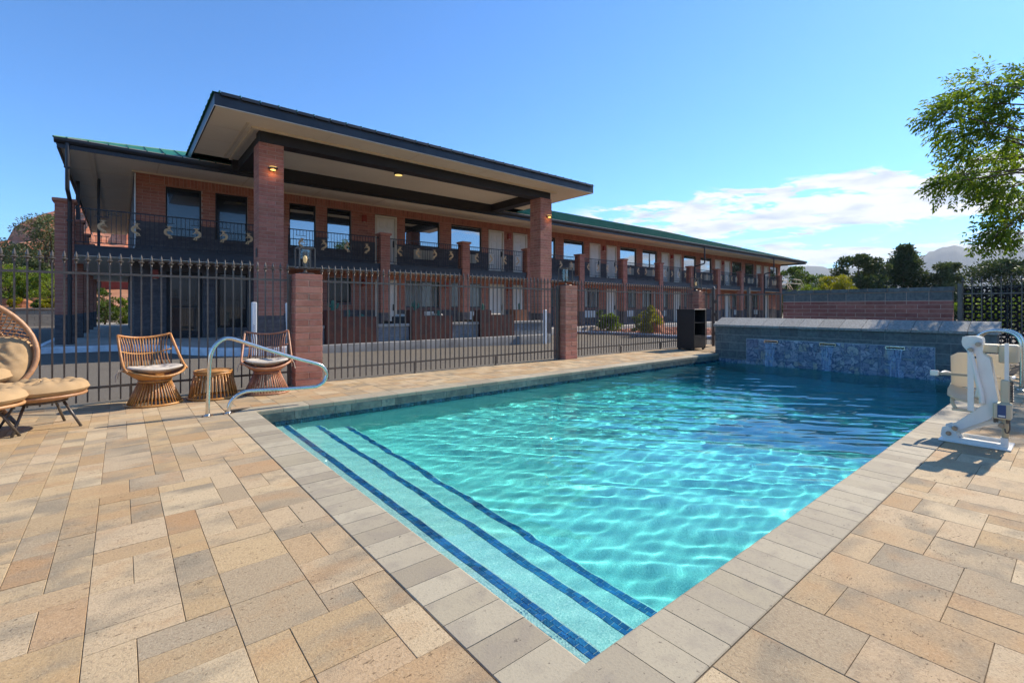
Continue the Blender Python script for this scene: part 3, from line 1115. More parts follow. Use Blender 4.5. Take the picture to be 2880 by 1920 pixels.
# ---- water: a real wavy sheet that refracts (and focuses the sun on the floor)
gx = 0.02
nx, ny = int((wx1 - PX0) / gx), int((PY1 - PY0) / gx)
X, Y = np.meshgrid(np.linspace(PX0 + .0065, wx1 - .002, nx), np.linspace(PY0 + .0065, PY1 - .0065, ny), indexing='ij')
rng = np.random.RandomState(3)
Z = np.zeros_like(X)
amp = 0.32 + 0.68 * np.clip((X - 1.2) / 5.0, 0, 1)          # calmer over the steps
WAVES = 26
for i in range(WAVES):
    th = rng.normal(R(52), 0.46)
    lam = 0.12 * (1.115 ** i)
    k = 2 * math.pi / lam
    a = lam * 0.0026 * (1.0 if lam < .5 else .5 / lam)
    Z += a * np.sin(k * (X * math.cos(th) + Y * math.sin(th)) + rng.rand() * 6.3 + 0.9 * np.sin(.8 * X + 1.1 * Y + i))
Z = Z * amp
# rings spreading from the three falls
for yc in (4.82, 3.63, 2.44):
    d = np.hypot(X - 12.0, Y - yc)
    Z += 0.006 * np.exp(-d / 0.9) * np.sin(2 * math.pi * d / 0.20)
v = np.stack([X, Y, Z + WATER_Z], -1).reshape(-1, 3)
idx = np.arange(nx * ny).reshape(nx, ny)
f = np.stack([idx[:-1, :-1], idx[1:, :-1], idx[1:, 1:], idx[:-1, 1:]], -1).reshape(-1, 4)
wb = MB()
wb.v, wb.f = v.tolist(), f.tolist()
water = wb.build('water', MAT['water'], smooth=True)
water.cycles.is_caustics_caster = True
struct(water, 'rippled turquoise pool water')
# the body of water below the surface only absorbs
vb = MB()
vb.box(PX0 - .01, wx1 + .02, PY0 - .01, PY1 + .01, -2.2, WATER_Z + .03)
vb.build('water_body', MAT['water_body'], water)

# ------------------------------------------------------------------ waterfall wall at the far end
WX, WT = PX1, 0.42                        # face, thickness
ww = thing('waterfall_wall', 'low grey block wall with sloped cap and three spouts at the pool end', 'wall', (WX + .2, 3.6, 0))
W_Y0, W_Y1 = 1.0, 6.24
b = MB()
b.box(WX + .006, WX + WT - .006, W_Y0 + .006, W_Y1 - .006, -1.8, .70)
b.build('wall_core', MAT['block_joint'], ww)
z = -.292
row = 0
while z < .69:
    h = min(.2, .712 - z)
    y = W_Y0 - (0.2 if row % 2 else 0)
    while y < W_Y1:
        y0, y1 = max(y + .004, W_Y0), min(y + .402, W_Y1)
        if y1 - y0 > .03:
            piece('block', (WT / 2, round(y1 - y0, 3), round(h - .008, 3)), MAT['block'], ww, (WX + WT / 4, (y0 + y1) / 2, z + h / 2))
        y += .406
    z += .203
    row += 1
b = MB()
b.box(WX + .215, WX + WT, W_Y0, W_Y1, -.25, .70)
b.build('back_face', MAT['block'], ww)
n = 13
w = (W_Y1 - W_Y0 + .06) / n
for k in range(n):
    y0 = W_Y0 - .03 + k * w + .004
    y1 = y0 + w - .008
    b = MB()
    b.prism([(WX - .06, .715), (WX - .06, .765), (WX + WT + .0, .945), (WX + WT + .04, .945), (WX + WT + .04, .715)], 'y', y0, y1)
    b.build('cap_stone', MAT['block_cap'], ww)
# tiled panel behind the falls
ty0, ty1, tz0, tz1 = 1.84, 5.42, -.30, .43
b = MB()
b.box(WX - .012, WX - .001, ty0 - .006, ty1 + .006, tz0, tz1 + .006)
panel = b.build('tile_panel', MAT['grout'], ww)
cols, rows_ = 12, 3
for i in range(cols):
    for j in range(rows_):
        wy, hz = (ty1 - ty0) / cols, (tz1 - tz0) / rows_
        piece('mural_tile', (.010, round(wy - .004, 3), round(hz - .004, 3)), MAT['mural'], panel,
              (WX - .0145 - random.uniform(0, .003), ty0 + (i + .5) * wy, tz0 + (j + .5) * hz))
b = MB()
for (ya, yb) in ((W_Y0 + .09, ty0 - .01), (ty1 + .01, PY1 - .01)):
    m_ = max(1, int((yb - ya) / .10))
    for k in range(m_):
        w_ = (yb - ya) / m_
        b.box(WX - .010, WX - .0005, ya + k * w_ + .002, ya + (k + 1) * w_ - .002, -.29, -.115)
b.build('waterline_tiles', MAT['mural'], ww, kind='stuff')
for yc in (4.82, 3.63, 2.44):
    b = MB()
    b.box(WX - .075, WX - .002, yc - .155, yc + .155, .405, .418)
    b.box(WX - .075, WX - .002, yc - .155, yc + .155, .358, .371)
    b.box(WX - .070, WX - .002, yc - .155, yc - .147, .371, .405)
    b.box(WX - .070, WX - .002, yc + .147, yc + .155, .371, .405)
    sp = b.build('spout', MAT['chrome'], ww)
    b = MB()
    b.box(WX - .05, WX - .017, yc - .147, yc + .147, .3711, .4049)
    b.build('spout_mouth', MAT['beam'], sp)
    P = []
    for s in range(15):
        t = s / 14
        x = WX - .074 - .10 * t
        z = .372 - .575 * t ** 1.7
        hw = .135 - .055 * t
        P.append([(x + .006 * math.sin(40 * u + 9 * t), yc + hw * u, z) for u in np.linspace(-1, 1, 17)])
    b = MB()
    b.grid(P)
    b.build('water_sheet', MAT['fall'], ww, smooth=True)
# ------------------------------------------------------------------ the two-storey motel with its portico
motel = thing('motel_building', 'two-storey red brick motel with green metal roof, balcony walkway and deep portico', 'building', (20, 19.3, 0))
CH = 0.1016                                 # brick course
BL = 0.4064                                 # brick length


def rects_minus(a0, a1, z0, z1, holes):
    """rectangle minus rectangular holes, as rectangles"""
    zs_ = sorted({z0, z1} | {min(max(q, z0), z1) for h in holes for q in (h[2], h[3])})
    out = []
    for k in range(len(zs_) - 1):
        zl, zh = zs_[k], zs_[k + 1]
        if zh - zl < 1e-4:
            continue
        cuts = sorted((max(h[0], a0), min(h[1], a1)) for h in holes if h[2] < (zl + zh) / 2 < h[3] and h[1] > a0 and h[0] < a1)
        a = a0
        for (l, r_) in cuts:
            if l > a:
                out.append((a, l, zl, zh))
            a = max(a, r_)
        if a < a1:
            out.append((a, a1, zl, zh))
    return out


def brick_rects(a0, a1, z0, z1, holes, ch=CH, bl=BL, joint=.009):
    out = []
    row = 0
    z = z0
    while z < z1 - .02:
        zh = min(z + ch, z1)
        mid = (z + zh) / 2
        cuts = sorted((max(h[0], a0), min(h[1], a1)) for h in holes if h[2] < mid < h[3] and h[1] > a0 and h[0] < a1)
        free = []
        a = a0
        for (l, r_) in cuts:
            if l > a:
                free.append((a, l))
            a = max(a, r_)
        if a < a1:
            free.append((a, a1))
        off = (row % 2) * bl / 2
        for (l, r_) in free:
            k = math.floor((l - a0 - off) / bl)
            p = a0 + off + k * bl
            while p < r_:
                s, e = max(p, l), min(p + bl, r_)
                if e - s > .035:
                    out.append((s + joint / 2, e - joint / 2, z + joint / 2, zh - joint / 2))
                p += bl
        z += ch
        row += 1
    return out


# openings on the facade: kind, x0, x1
WT_ = 5.22
up = [('nwin', 1.14, 2.13), ('nwin', 2.54, 3.54), ('nwin', 4.95, 5.93), ('nwin', 6.36, 7.34), ('door', 8.37, 9.37), ('win', 9.77, 11.55), ('win', 12.2, 13.98)]
for k in range(5):
    s = 14.41 + 7.72 * k
    up += [('door', s, s + 1.0), ('door', s + 1.62, s + 2.62)]
    if k < 4:
        up += [('win', s + 3.02, s + 4.79), ('win', s + 5.47, s + 7.22)]
up.append(('win', 48.34, 50.1))
lo = [('entry', 1.16, 2.17), ('lwin', 2.53, 3.54), ('swin', 6.36, 7.34), ('door', 8.37, 9.37), ('gwin', 9.77, 11.55), ('gwin', 12.2, 13.98)]
for k in range(5):
    s = 14.41 + 7.72 * k
    if k == 0:
        lo += [('door', s, s + 1.0), ('door', s + 1.62, s + 2.62)]
    else:
        lo += [('gwin', s - .86, s + .92), ('door', s + 1.62, s + 2.62)]
    if k < 4:
        lo += [('gwin', s + 3.02, s + 4.79), ('gwin', s + 5.47, s + (6.55 if k < 4 else 7.2))] if k else [('gwin', s + 3.02, s + 4.79)]
ZR = {'nwin': (3.57, 5.22), 'win': (4.02, 5.22), 'door': (0, 2.07), 'entry': (0.2, 2.42), 'lwin': (.46, 2.42), 'swin': (1.42, 2.42), 'gwin': (1.22, 2.42)}


def zr(kind, floor):
    z0, z1 = ZR[kind]
    if kind == 'door':
        z0, z1 = floor + .0, floor + (2.25 if floor > 1 else 2.22)
    return z0, z1


holes_up = [(x0, x1) + zr(k, Z_SLAB) for k, x0, x1 in up]
holes_lo = [(x0, x1) + zr(k, Z_WALK) for k, x0, x1 in lo]

# mortar backing with the openings cut
wallc = MB()
for (a, c, zl, zh) in rects_minus(X_L, X_R, Z_SLAB - .02, Z_SOFF, holes_up):
    wallc.box(a, c, Y_WALL + .008, Y_WALL + .16, zl, zh)
for (a, c, zl, zh) in rects_minus(X_L, X_R, -.2, 2.70, holes_lo):
    wallc.box(a, c, Y_WALL + .008, Y_WALL + .16, zl, zh)
wallc.box(X_L, X_R, Y_WALL + .002, Y_WALL + .16, 2.70, Z_SLAB - .02)
wall = wallc.build('wall', MAT['mortar_pale'], motel)
dk = MB()
for (a, c, zl, zh) in rects_minus(X_L, X_R, Z_SLAB, 4.06, holes_up):
    dk.box(a, c, Y_WALL + .004, Y_WALL + .0079, zl, zh)
for (a, c, zl, zh) in rects_minus(X_L, X_R, -.1, 1.12, holes_lo) + rects_minus(X_L, 4.1, 1.12, 2.70, holes_lo):
    dk.box(a, c, Y_WALL + .004, Y_WALL + .0079, zl, zh)
dk.build('painted_joints', MAT['mortar_dark'], wall)

DARK_UP, DARK_LO = 4.02, 1.15
red, dark = MB(), MB()
near = []
for (s, e, zl, zh) in brick_rects(X_L, X_R, Z_SLAB + .002, 5.255, holes_up):
    (dark if zh < DARK_UP + .05 else red).box(s, e, Y_WALL, Y_WALL + .03, zl, zh)
# soldier course over the openings
x = X_L + .78
while x < X_R:
    red.box(x + .004, x + .097, Y_WALL, Y_WALL + .03, 5.259, 5.534)
    x += .1016
for k in range(3):
    for j in range(2):
        red.box(X_L + j * .39, X_L + j * .39 + .382, Y_WALL, Y_WALL + .03, 5.259 + k * .0925, 5.259 + k * .0925 + .085)
for (s, e, zl, zh) in brick_rects(X_L, X_R, -.1, 2.70, holes_lo):
    m_ = dark if (zh < DARK_LO or s < 4.1) else red
    m_.box(s, e, Y_WALL, Y_WALL + .03, zl, zh)
red.build('bricks', MAT['brick_shade'], wall, kind='stuff')
dark.build('painted_bricks', MAT['brick_dark'], wall, kind='stuff')

# left flank and far end
b = MB()
b.box(X_L, X_L + .15, Y_WALL + .162, 35.2, -.1, Z_SOFF)
b.box(X_R - .15, X_R, Y_WALL + .162, 35.2, -.1, Z_SOFF)
b.box(X_L, X_R, 35.2, 35.35, -.1, Z_SOFF)
flank = b.build('flank_wall', MAT['mortar_pale'], motel)
b = MB()
for (s, e, zl, zh) in brick_rects(Y_WALL + .0, 35.2, .0, Z_SOFF, []):
    b.box(X_L - .012, X_L, s, e, zl, zh)
b.build('bricks', MAT['brick_dark'], flank, kind='stuff')
# a pale conduit on the corner
b = MB()
b.tube([(X_L + .02, Y_WALL - .03, 5.5), (X_L + .02, Y_WALL - .03, 3.2), (X_L - .04, Y_WALL - .03, 3.05), (X_L - .06, Y_WALL - .03, 2.98)], .02, 8)
b.build('conduit', MAT['white_paint'], motel)

# ---- windows and doors
_dm = {}


def add_window(kind, x0, x1, z0, z1, idx):
    fr = MB()
    t = .045
    yb, yf = Y_WALL + .115, Y_WALL + .075
    fr.box(x0, x0 + t, yf, yb, z0, z1)
    fr.box(x1 - t, x1, yf, yb, z0, z1)
    fr.box(x0 + t, x1 - t, yf, yb, z1 - t, z1)
    fr.box(x0 + t, x1 - t, yf, yb, z0, z0 + t)
    if kind == 'gwin':
        xm = (x0 + x1) / 2
        fr.box(xm - .018, xm + .018, yf + .004, yb, z0 + t, z1 - t)
    if kind == 'entry':
        fr.box(x0 + t, x0 + .14, yf + .003, yb, z0 + t, z1 - t)
        fr.box(x1 - .14, x1 - t, yf + .003, yb, z0 + t, z1 - t)
        fr.box(x0 + .14, x1 - .14, yf + .003, yb, z0 + 1.02, z0 + 1.07)
        fr.box(x0 + .14, x1 - .14, yf + .003, yb, z1 - .20, z1 - t)
    w_ = fr.build('entrance_door' if kind == 'entry' else 'window', MAT['beam'] if kind != 'gwin' else MAT['rail_iron'], motel)
    p = MB()
    p.quad((x0 + t * .6, yf + .02, z0 + t * .6), (x1 - t * .6, yf + .02, z0 + t * .6), (x1 - t * .6, yf + .02, z1 - t * .6), (x0 + t * .6, yf + .02, z1 - t * .6))
    clear = kind == 'gwin'
    p.build('pane', MAT['pane_clear'] if clear else (MAT['pane_dark'] if kind == 'nwin' and x0 < 4 or kind in ('entry', 'lwin', 'swin') else MAT['pane']), w_)
    s = MB()
    s.prism([(Y_WALL - .03, z0 - .075), (Y_WALL - .03, z0 - .02), (Y_WALL + .10, z0 - .001), (Y_WALL + .10, z0 - .075)], 'x', x0 + .002, x1 - .002)
    if kind not in ('entry',):
        s.build('sill', MAT['brick_dark'], w_)
    if clear:
        bl = MB()
        n = int((x1 - x0) / .09)
        for k in range(n):
            xa = x0 + k * (x1 - x0) / n
            bl.quad((xa, yb + .02, z0), (xa + (x1 - x0) / n - .004, yb + .035, z0), (xa + (x1 - x0) / n - .004, yb + .035, z1), (xa, yb + .02, z1))
        bl.box(x0 - .02, x1 + .02, yb + .05, yb + .07, z0 - .02, z1 + .02)
        bl.build('blind', MAT['blind'], w_)
    elif kind in ('win',):
        pass
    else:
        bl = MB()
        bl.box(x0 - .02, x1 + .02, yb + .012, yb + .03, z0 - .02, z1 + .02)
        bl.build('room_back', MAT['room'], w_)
    if kind in ('win', 'gwin'):
        g_ = MB()
        xa, xb = x0 + .42, x0 + 1.42
        if kind == 'gwin':
            xa, xb = x0 + .35, x1 - .35
        za, zb = (z0 - .60, z0 - .18)
        g_.box(xa, xb, Y_WALL - .045, Y_WALL + .004, za, zb)
        gr = g_.build('ac_grille', MAT['grille'] if kind == 'win' else MAT['blind'], motel)
        l_ = MB()
        for k in range(7):
            zz = za + .035 + k * (zb - za - .05) / 7
            l_.box(xa + .03, xb - .03, Y_WALL - .058, Y_WALL - .044, zz, zz + .03)
        l_.build('louvres', MAT['grille'] if kind == 'win' else MAT['blind'], gr)


def door_meshes():
    if _dm:
        return _dm
    b = MB()
    t = .085
    b.box(0, t, -.02, .09, 0, 2.21)
    b.box(1 - t, 1, -.02, .09, 0, 2.21)
    b.box(t, 1 - t, -.02, .09, 2.21 - t, 2.21)
    _dm['frame'] = b
    b = MB()
    b.box(t + .002, 1 - t - .002, .04, .08, 0.01, 2.12)
    _dm['slab'] = b
    panels = []
    for (za, zb) in ((.16, .78), (.90, 1.60), (1.70, 1.98)):
        for (xa, xb) in ((.20, .455), (.545, .80)):
            q = MB()
            d = .03
            i = [(xa, .039, za), (xb, .039, za), (xb, .039, zb), (xa, .039, zb)]
            o_ = [(xa + d, .026, za + d), (xb - d, .026, za + d), (xb - d, .026, zb - d), (xa + d, .026, zb - d)]
            q.v = i + o_
            q.f = [(4, 5, 6, 7), (0, 1, 5, 4), (1, 2, 6, 5), (2, 3, 7, 6), (3, 0, 4, 7)]
            panels.append(q)
    _dm['panels'] = panels
    b = MB()
    b.box(.83, .885, .01, .04, .88, 1.16)
    b.tube([(.857, .01, .98), (.857, -.035, .98), (.79, -.035, .98)], .011, 8)
    _dm['handle'] = b
    return _dm


_mesh_cache = {}


def inst(key, mb, mat, parent, at):
    me = _mesh_cache.get(key)
    if me is None:
        me = bpy.data.meshes.new(key)
        me.from_pydata(mb.v, [], mb.f)
        me.materials.append(mat)
        _mesh_cache[key] = me
    o = bpy.data.objects.new(key, me)
    COL.objects.link(o)
    o.parent = parent
    o.location = at
    return o


def add_door(x0, z0):
    dm = door_meshes()
    base = Vector((x0, Y_WALL + .0, z0)) - motel.location
    d = inst('door', dm['slab'], MAT['door'], motel, base)
    f_ = inst('door_frame', dm['frame'], MAT['door_frame'], d, (0, 0, 0))
    for k, q in enumerate(dm['panels']):
        me_key = 'door_panel%d' % k
        o = inst(me_key, q, MAT['door'], d, (0, 0, 0))
        o.name = 'door_panel'
    inst('handle', dm['handle'], MAT['beam'], d, (0, 0, 0))


for lst, floor in ((up, Z_SLAB), (lo, Z_WALK)):
    for i, (kind, x0, x1) in enumerate(lst):
        z0, z1 = zr(kind, floor)
        if kind == 'door':
            add_door(x0, floor)
        else:
            add_window(kind, x0, x1, z0, z1, i)

# red wall lamps between the doors
for x, z in [(7.87, 4.95), (15.72, 4.95), (23.44, 4.95), (31.16, 4.95), (38.88, 4.95), (.86, 2.3), (7.87, 2.25), (11.88, 2.25), (15.72, 2.25)]:
    b = MB()
    b.prism([(x - .09, z - .14), (x + .09, z - .14), (x + .075, z + .14), (x - .075, z + .14)], 'y', Y_WALL - .13, Y_WALL - .001)
    l_ = b.build('wall_lamp', MAT['red_lamp'], motel)
    b = MB()
    b.lathe([(.05, -.16), (.055, -.139)], (x, Y_WALL - .065, z), 12)
    b.build('lamp_glass', MAT['soffit_trim'], l_)

# ---- balcony slab, pillars and railings
b = MB()
b.box(-1.32, X_R + .3, 18.06, Y_WALL + .001, 2.74, Z_SLAB)
b.box(-1.32, X_L, Y_WALL + .002, 35.9, 2.74, Z_SLAB)
slab = b.build('balcony_slab', MAT['concrete'], motel)
b = MB()
b.box(-1.36, X_R + .34, 18.02, 18.058, 2.69, 2.985)
b.box(-1.36, -1.322, 18.06, 35.94, 2.69, 2.985)
b.box(-1.34, X_R + .3, 17.995, 18.019, 2.945, 2.980)
b.build('slab_fascia', MAT['slab_face'], motel)
b = MB()
b.box(-1.30, X_R + .28, 18.07, Y_WALL, 2.722, 2.738)
b.box(-1.30, X_L - .02, Y_WALL + .003, 35.8, 2.722, 2.738)
b.box(-1.34, X_R, 18.025, 18.06, 2.672, 2.688)
b.build('walkway_ceiling', MAT['soffit'], motel)

pil_x = [-1.40, 4.16] + [8.03 + 3.915 * k for k in range(11)]
PW = 0.395


def brick_pillar_courses(x0, y0, w, z0, z1, z_dark, four):
    """bricks of a square pillar: pairs crossing (four=False) or a pinwheel of four stretchers"""
    out = []
    z, row = z0, 0
    j = .009
    while z < z1 - .03:
        zh = min(z + CH, z1)
        if four:
            s = w / 3
            L = [(x0, x0 + 2 * s, y0, y0 + s), (x0 + 2 * s, x0 + w, y0, y0 + 2 * s), (x0 + s, x0 + w, y0 + 2 * s, y0 + w), (x0, x0 + s, y0 + s, y0 + w)]
            if row % 2:
                L = [(x0 + s, x0 + w, y0, y0 + s), (x0 + 2 * s, x0 + w, y0 + s, y0 + w), (x0, x0 + 2 * s, y0 + 2 * s, y0 + w), (x0, x0 + s, y0, y0 + 2 * s)]
        elif row % 2:
            L = [(x0, x0 + w / 2, y0, y0 + w), (x0 + w / 2, x0 + w, y0, y0 + w)]
        else:
            L = [(x0, x0 + w, y0, y0 + w / 2), (x0, x0 + w, y0 + w / 2, y0 + w)]
        for (a, c, d, e) in L:
            # outer faces stay flush, joints open only between bricks
            a2 = a + (j / 2 if a > x0 + 1e-4 else 0)
            c2 = c - (j / 2 if c < x0 + w - 1e-4 else 0)
            d2 = d + (j / 2 if d > y0 + 1e-4 else 0)
            e2 = e - (j / 2 if e < y0 + w - 1e-4 else 0)
            out.append((a2, c2, d2, e2, z + j / 2, zh - j / 2, z < z_dark))
        z += CH
        row += 1
    return out


def motel_pillar(name, x0, y0, w, z0, z1, z_dark, four, individual, cap=False, parent=motel, light='brick_shade'):
    core = MB()
    core.box(x0 + .008, x0 + w - .008, y0 + .008, y0 + w - .008, z0 - .3, z1)
    pl = core.build(name, MAT['mortar_pale'], parent)
    if z_dark > z0:
        zt_ = z0 + math.ceil((z_dark - z0) / CH - 1e-6) * CH
        q_ = MB()
        q_.box(x0 + .005, x0 + w - .005, y0 + .005, y0 + w - .005, z0 - .05, zt_)
        q_.build('painted_joints', MAT['mortar_dark'], pl)
    r_, d_ = MB(), MB()
    for (a, c, d, e, zl, zh, dk) in brick_pillar_courses(x0, y0, w, z0, z1, z_dark, four):
        if individual:
            piece('brick', (round(c - a, 3), round(e - d, 3), round(zh - zl, 3)), MAT['brick_dark' if dk else light], pl, ((a + c) / 2, (d + e) / 2, (zl + zh) / 2), 0.004)
        else:
            (d_ if dk else r_).box(a, c, d, e, zl, zh)
    if r_.v:
        r_.build('bricks', MAT[light], pl, kind='stuff')
    if d_.v:
        d_.build('painted_bricks', MAT['brick_dark'], pl, kind='stuff')
    if cap:
        b = MB()
        b.bbox(x0 - .055, x0 + w + .055, y0 - .055, y0 + w + .055, z1, z1 + .095, .018)
        b.build('pillar_cap', MAT['brick'], pl)
    return pl


for k, x in enumerate(pil_x):
    motel_pillar('balcony_pillar', x, Y_PIL, PW, Z_WALK, 4.13, 0.98, False, k == 0, cap=True)
for k in range(4):
    motel_pillar('balcony_pillar', -1.40, 22.0 + 3.9 * k, PW, Z_WALK, 4.13, 0.98, False, False, cap=True)
# thin posts carrying the eave on the left flank
b = MB()
b.box(-1.2, -1.1, 22.15, 22.25, 4.2, Z_SOFF)
b.build('eave_post', MAT['rail_iron'], motel)
b = MB()
b.box(-.62, -.54, Y_WALL + 2.0, Y_WALL + 2.08, Z_SLAB, Z_SOFF)
b.build('eave_post', MAT['rail_iron'], motel)


def figure_parts():
    """outline pieces of a dancing, crested flute figure, about 0.3 m wide, facing +u"""
    def arc(cx, cz, r, a0, a1, n):
        return [(cx + r * math.cos(R(a0 + (a1 - a0) * k / n)), cz + r * math.sin(R(a0 + (a1 - a0) * k / n))) for k in range(n + 1)]
    body = arc(.02, 0.0, .135, 75, 285, 12) + arc(.055, .005, .085, 270, 95, 10)
    head = arc(.035, .125, .045, 0, 360, 9)[:-1]
    plumes = [[(.035 - .012, .155), (.035 + .012, .155), (.035 + .085 * s + .018, .225 - .02 * abs(s)), (.035 + .085 * s - .018, .228 - .02 * abs(s))] for s in (-1.0, -.35, .35, 1.0)]
    flute = [(.05, .10), (.065, .115), (.155, .005), (.14, -.008)]
    arm = [(-.02, .06), (-.02, .03), (.11, .035), (.11, .055)]
    leg1 = [(.0, -.10), (.05, -.09), (.125, -.135), (.125, -.185), (.15, -.195), (.15, -.21), (.09, -.21), (.085, -.15), (.03, -.135)]
    leg2 = [(-.0, -.11), (.04, -.12), (.06, -.165), (.055, -.195), (.085, -.205), (.085, -.22), (.02, -.22), (.025, -.17)]
    return [body, head, flute, arm, leg1, leg2] + plumes


FIG = {}
for s in (1, -1):
    b = MB()
    for k, poly in enumerate(figure_parts()):
        d = .0025 + .0004 * k
        b.prism([(s * u * .88, w_ * .88) for u, w_ in poly], 'y', -d, d)
    FIG[s] = b


def railing(x0, x1, figs, step=.112, flip=None):
    y = 18.13
    b = MB()
    b.box(x0, x1, y - .022, y + .022, 4.02, 4.05)
    b.box(x0, x1, y - .016, y + .016, 3.065, 3.09)
    n = round((x1 - x0) / step)
    fx = []
    for f_ in figs:
        fx.append((f_ - .17, f_ + .17))
    for k in range(n + 1):
        x = x0 + (x1 - x0) * k / n
        blocked = [q for q in fx if q[0] + .02 < x < q[1] - .02]
        if blocked:
            b.box(x - .007, x + .007, y - .007, y + .007, 3.09, 3.28)
            b.box(x - .007, x + .007, y - .007, y + .007, 3.82, 4.02)
        else:
            b.box(x - .007, x + .007, y - .007, y + .007, 3.09, 4.02)
    for q in fx:
        b.box(q[0], q[1], y - .008, y + .008, 3.268, 3.284)
        b.box(q[0], q[1], y - .008, y + .008, 3.816, 3.832)
    for x in (x0 + (x1 - x0) / 3, x0 + 2 * (x1 - x0) / 3):
        b.box(x - .018, x + .018, y - .018, y + .018, Z_SLAB, 3.10)
    rl_ = b.build('railing', MAT['rail_iron'], motel)
    for k, f_ in enumerate(figs):
        s = flip[k] if flip else (1 if k % 2 == 0 else -1)
        o = inst('cutout_figure_%s' % ('a' if s > 0 else 'b'), FIG[s], MAT['figure'], rl_, Vector((f_, y - .02, 3.55)) - motel.location)
        o.name = 'cutout_figure'
    return rl_


railing(-1.0, 4.15, [-.43, .33, 1.12, 1.90, 2.64, 3.38], flip=[1, 1, 1, -1, -1, -1])
# square maze ornament beside the first figure
b = MB()
for (x0, x1, z0, z1) in ((-.58, -.28, 3.842, 3.856), (-.30, .02, 3.91, 3.922), (-.30, .02, 3.955, 3.967), (-.29, -.275, 3.842, 4.02)):
    b.box(x0, x1, 18.121, 18.139, z0, z1)
b.build('rail_ornament', MAT['rail_iron'], motel)
for k in range(1, len(pil_x) - 1):
    a, c = pil_x[k] + PW, pil_x[k + 1]
    figs = [a + (c - a) * f_ for f_ in (.14, .38, .62, .86)]
    railing(a + .005, c - .005, figs, flip=[1, -1, 1, -1] if k % 2 else [1, 1, -1, -1])
# flank railing, seen end on
b = MB()
for (ya, yb) in ((18.4, 21.98), (22.42, 25.88), (26.3, 29.78), (30.2, 33.68)):
    b.box(-1.23, -1.19, ya, yb, 4.02, 4.05)
    b.box(-1.225, -1.195, ya, yb, 3.065, 3.09)
    y = ya + .1
    while y < yb:
        b.box(-1.217, -1.203, y - .007, y + .007, 3.09, 4.02)
        y += .115
b.build('railing', MAT['rail_iron'], motel)

# ---- main roof: soffit, fascia, gutter, hipped green metal
EX0, EX1, EY0, EY1 = -1.30, 51.2, Y_EAVE, 36.7
b = MB()
b.box(EX0 + .03, EX1 - .03, EY0 + .03, Y_WALL - .04, Z_SOFF, Z_SOFF + .012)
b.box(EX0 + .03, X_L - .04, Y_WALL - .04, EY1 - .03, Z_SOFF, Z_SOFF + .012)
b.box(X_R + .04, EX1 - .03, Y_WALL - .04, EY1 - .03, Z_SOFF, Z_SOFF + .012)
soff = b.build('soffit', MAT['soffit'], motel)
b = MB()
for x in [x for x in np.arange(.9, 50, 2.44)]:
    b.box(x - .02, x + .02, EY0 + .03, Y_WALL - .04, Z_SOFF - .008, Z_SOFF - .0005)
for y in np.arange(20.2, 36, 2.44):
    b.box(EX0 + .03, X_L - .04, y - .02, y + .02, Z_SOFF - .008, Z_SOFF - .0005)
b.box(X_L - .06, X_R + .06, Y_WALL - .04, Y_WALL - .001, 5.535, Z_SOFF + .004)
b.box(X_L - .06, X_L - .012, Y_WALL, 35.3, 5.535, Z_SOFF + .004)
b.box(-.72, -.60, EY0 + .04, 36.2, Z_SOFF - .035, Z_SOFF - .009)
b.build('soffit_trim', MAT['soffit_trim'], soff)
b = MB()
b.box(EX0, EX1, EY0, EY0 + .03, 5.42, 5.66)
b.box(EX0, EX0 + .03, EY0 + .031, EY1, 5.42, 5.66)
b.box(EX1 - .03, EX1, EY0 + .031, EY1, 5.42, 5.66)
b.build('fascia', MAT['fascia'], motel)
b = MB()
b.prism([(EY0 - .002, 5.53), (EY0 - .07, 5.545), (EY0 - .115, 5.60), (EY0 - .12, 5.665), (EY0 - .105, 5.665), (EY0 - .10, 5.61), (EY0 - .06, 5.56), (EY0 - .002, 5.55)], 'x', EX0 - .05, EX1 + .05)
b.build('gutter', MAT['fascia'], motel)

RS = .33
rz = 5.675
RY = (EY0 + EY1) / 2
RH = rz + RS * (RY - EY0)
hw_ = (EY1 - EY0) / 2
r0, r1 = (EX0 + hw_, RY, RH), (EX1 - hw_, RY, RH)
A, Bq, Cq, Dq = (EX0 - .06, EY0 - .06, rz), (EX1 + .06, EY0 - .06, rz), (EX1 + .06, EY1 + .06, rz), (EX0 - .06, EY1 + .06, rz)
b = MB()
b.quad(A, Bq, r1, r0)
b.quad(Bq, Cq, r1)
b.quad(Cq, Dq, r0, r1)
b.quad(Dq, A, r0)
roof = b.build('roof', MAT['roof'], motel)
b = MB()
x = EX0 + .2
while x < EX1:
    t_ = min(1.0, min(x - EX0, EX1 - x) / hw_)
    y1 = EY0 + t_ * hw_
    z1 = rz + RS * (y1 - EY0)
    b.prism([(EY0 - .06, rz + .002), (EY0 - .06, rz + .042), (y1, z1 + .042), (y1, z1 + .002)], 'x', x - .012, x + .012)
    x += .42
b.tube([A, r0], .03, 6)
b.tube([Bq, r1], .03, 6)
b.tube([r0, r1], .03, 6)
b.build('standing_seams', MAT['seam'], roof, kind='stuff')
# turned-up pan ends along the eave, cream colour standing in for caught light
b = MB()
x = EX0 + .2
while x < EX1 - .4:
    b.box(x + .02, x + .40, EY0 - .085, EY0 - .062, rz - .012, rz + .018)
    x += .42
b.build('lit_pan_ends', MAT['soffit_trim'], roof)

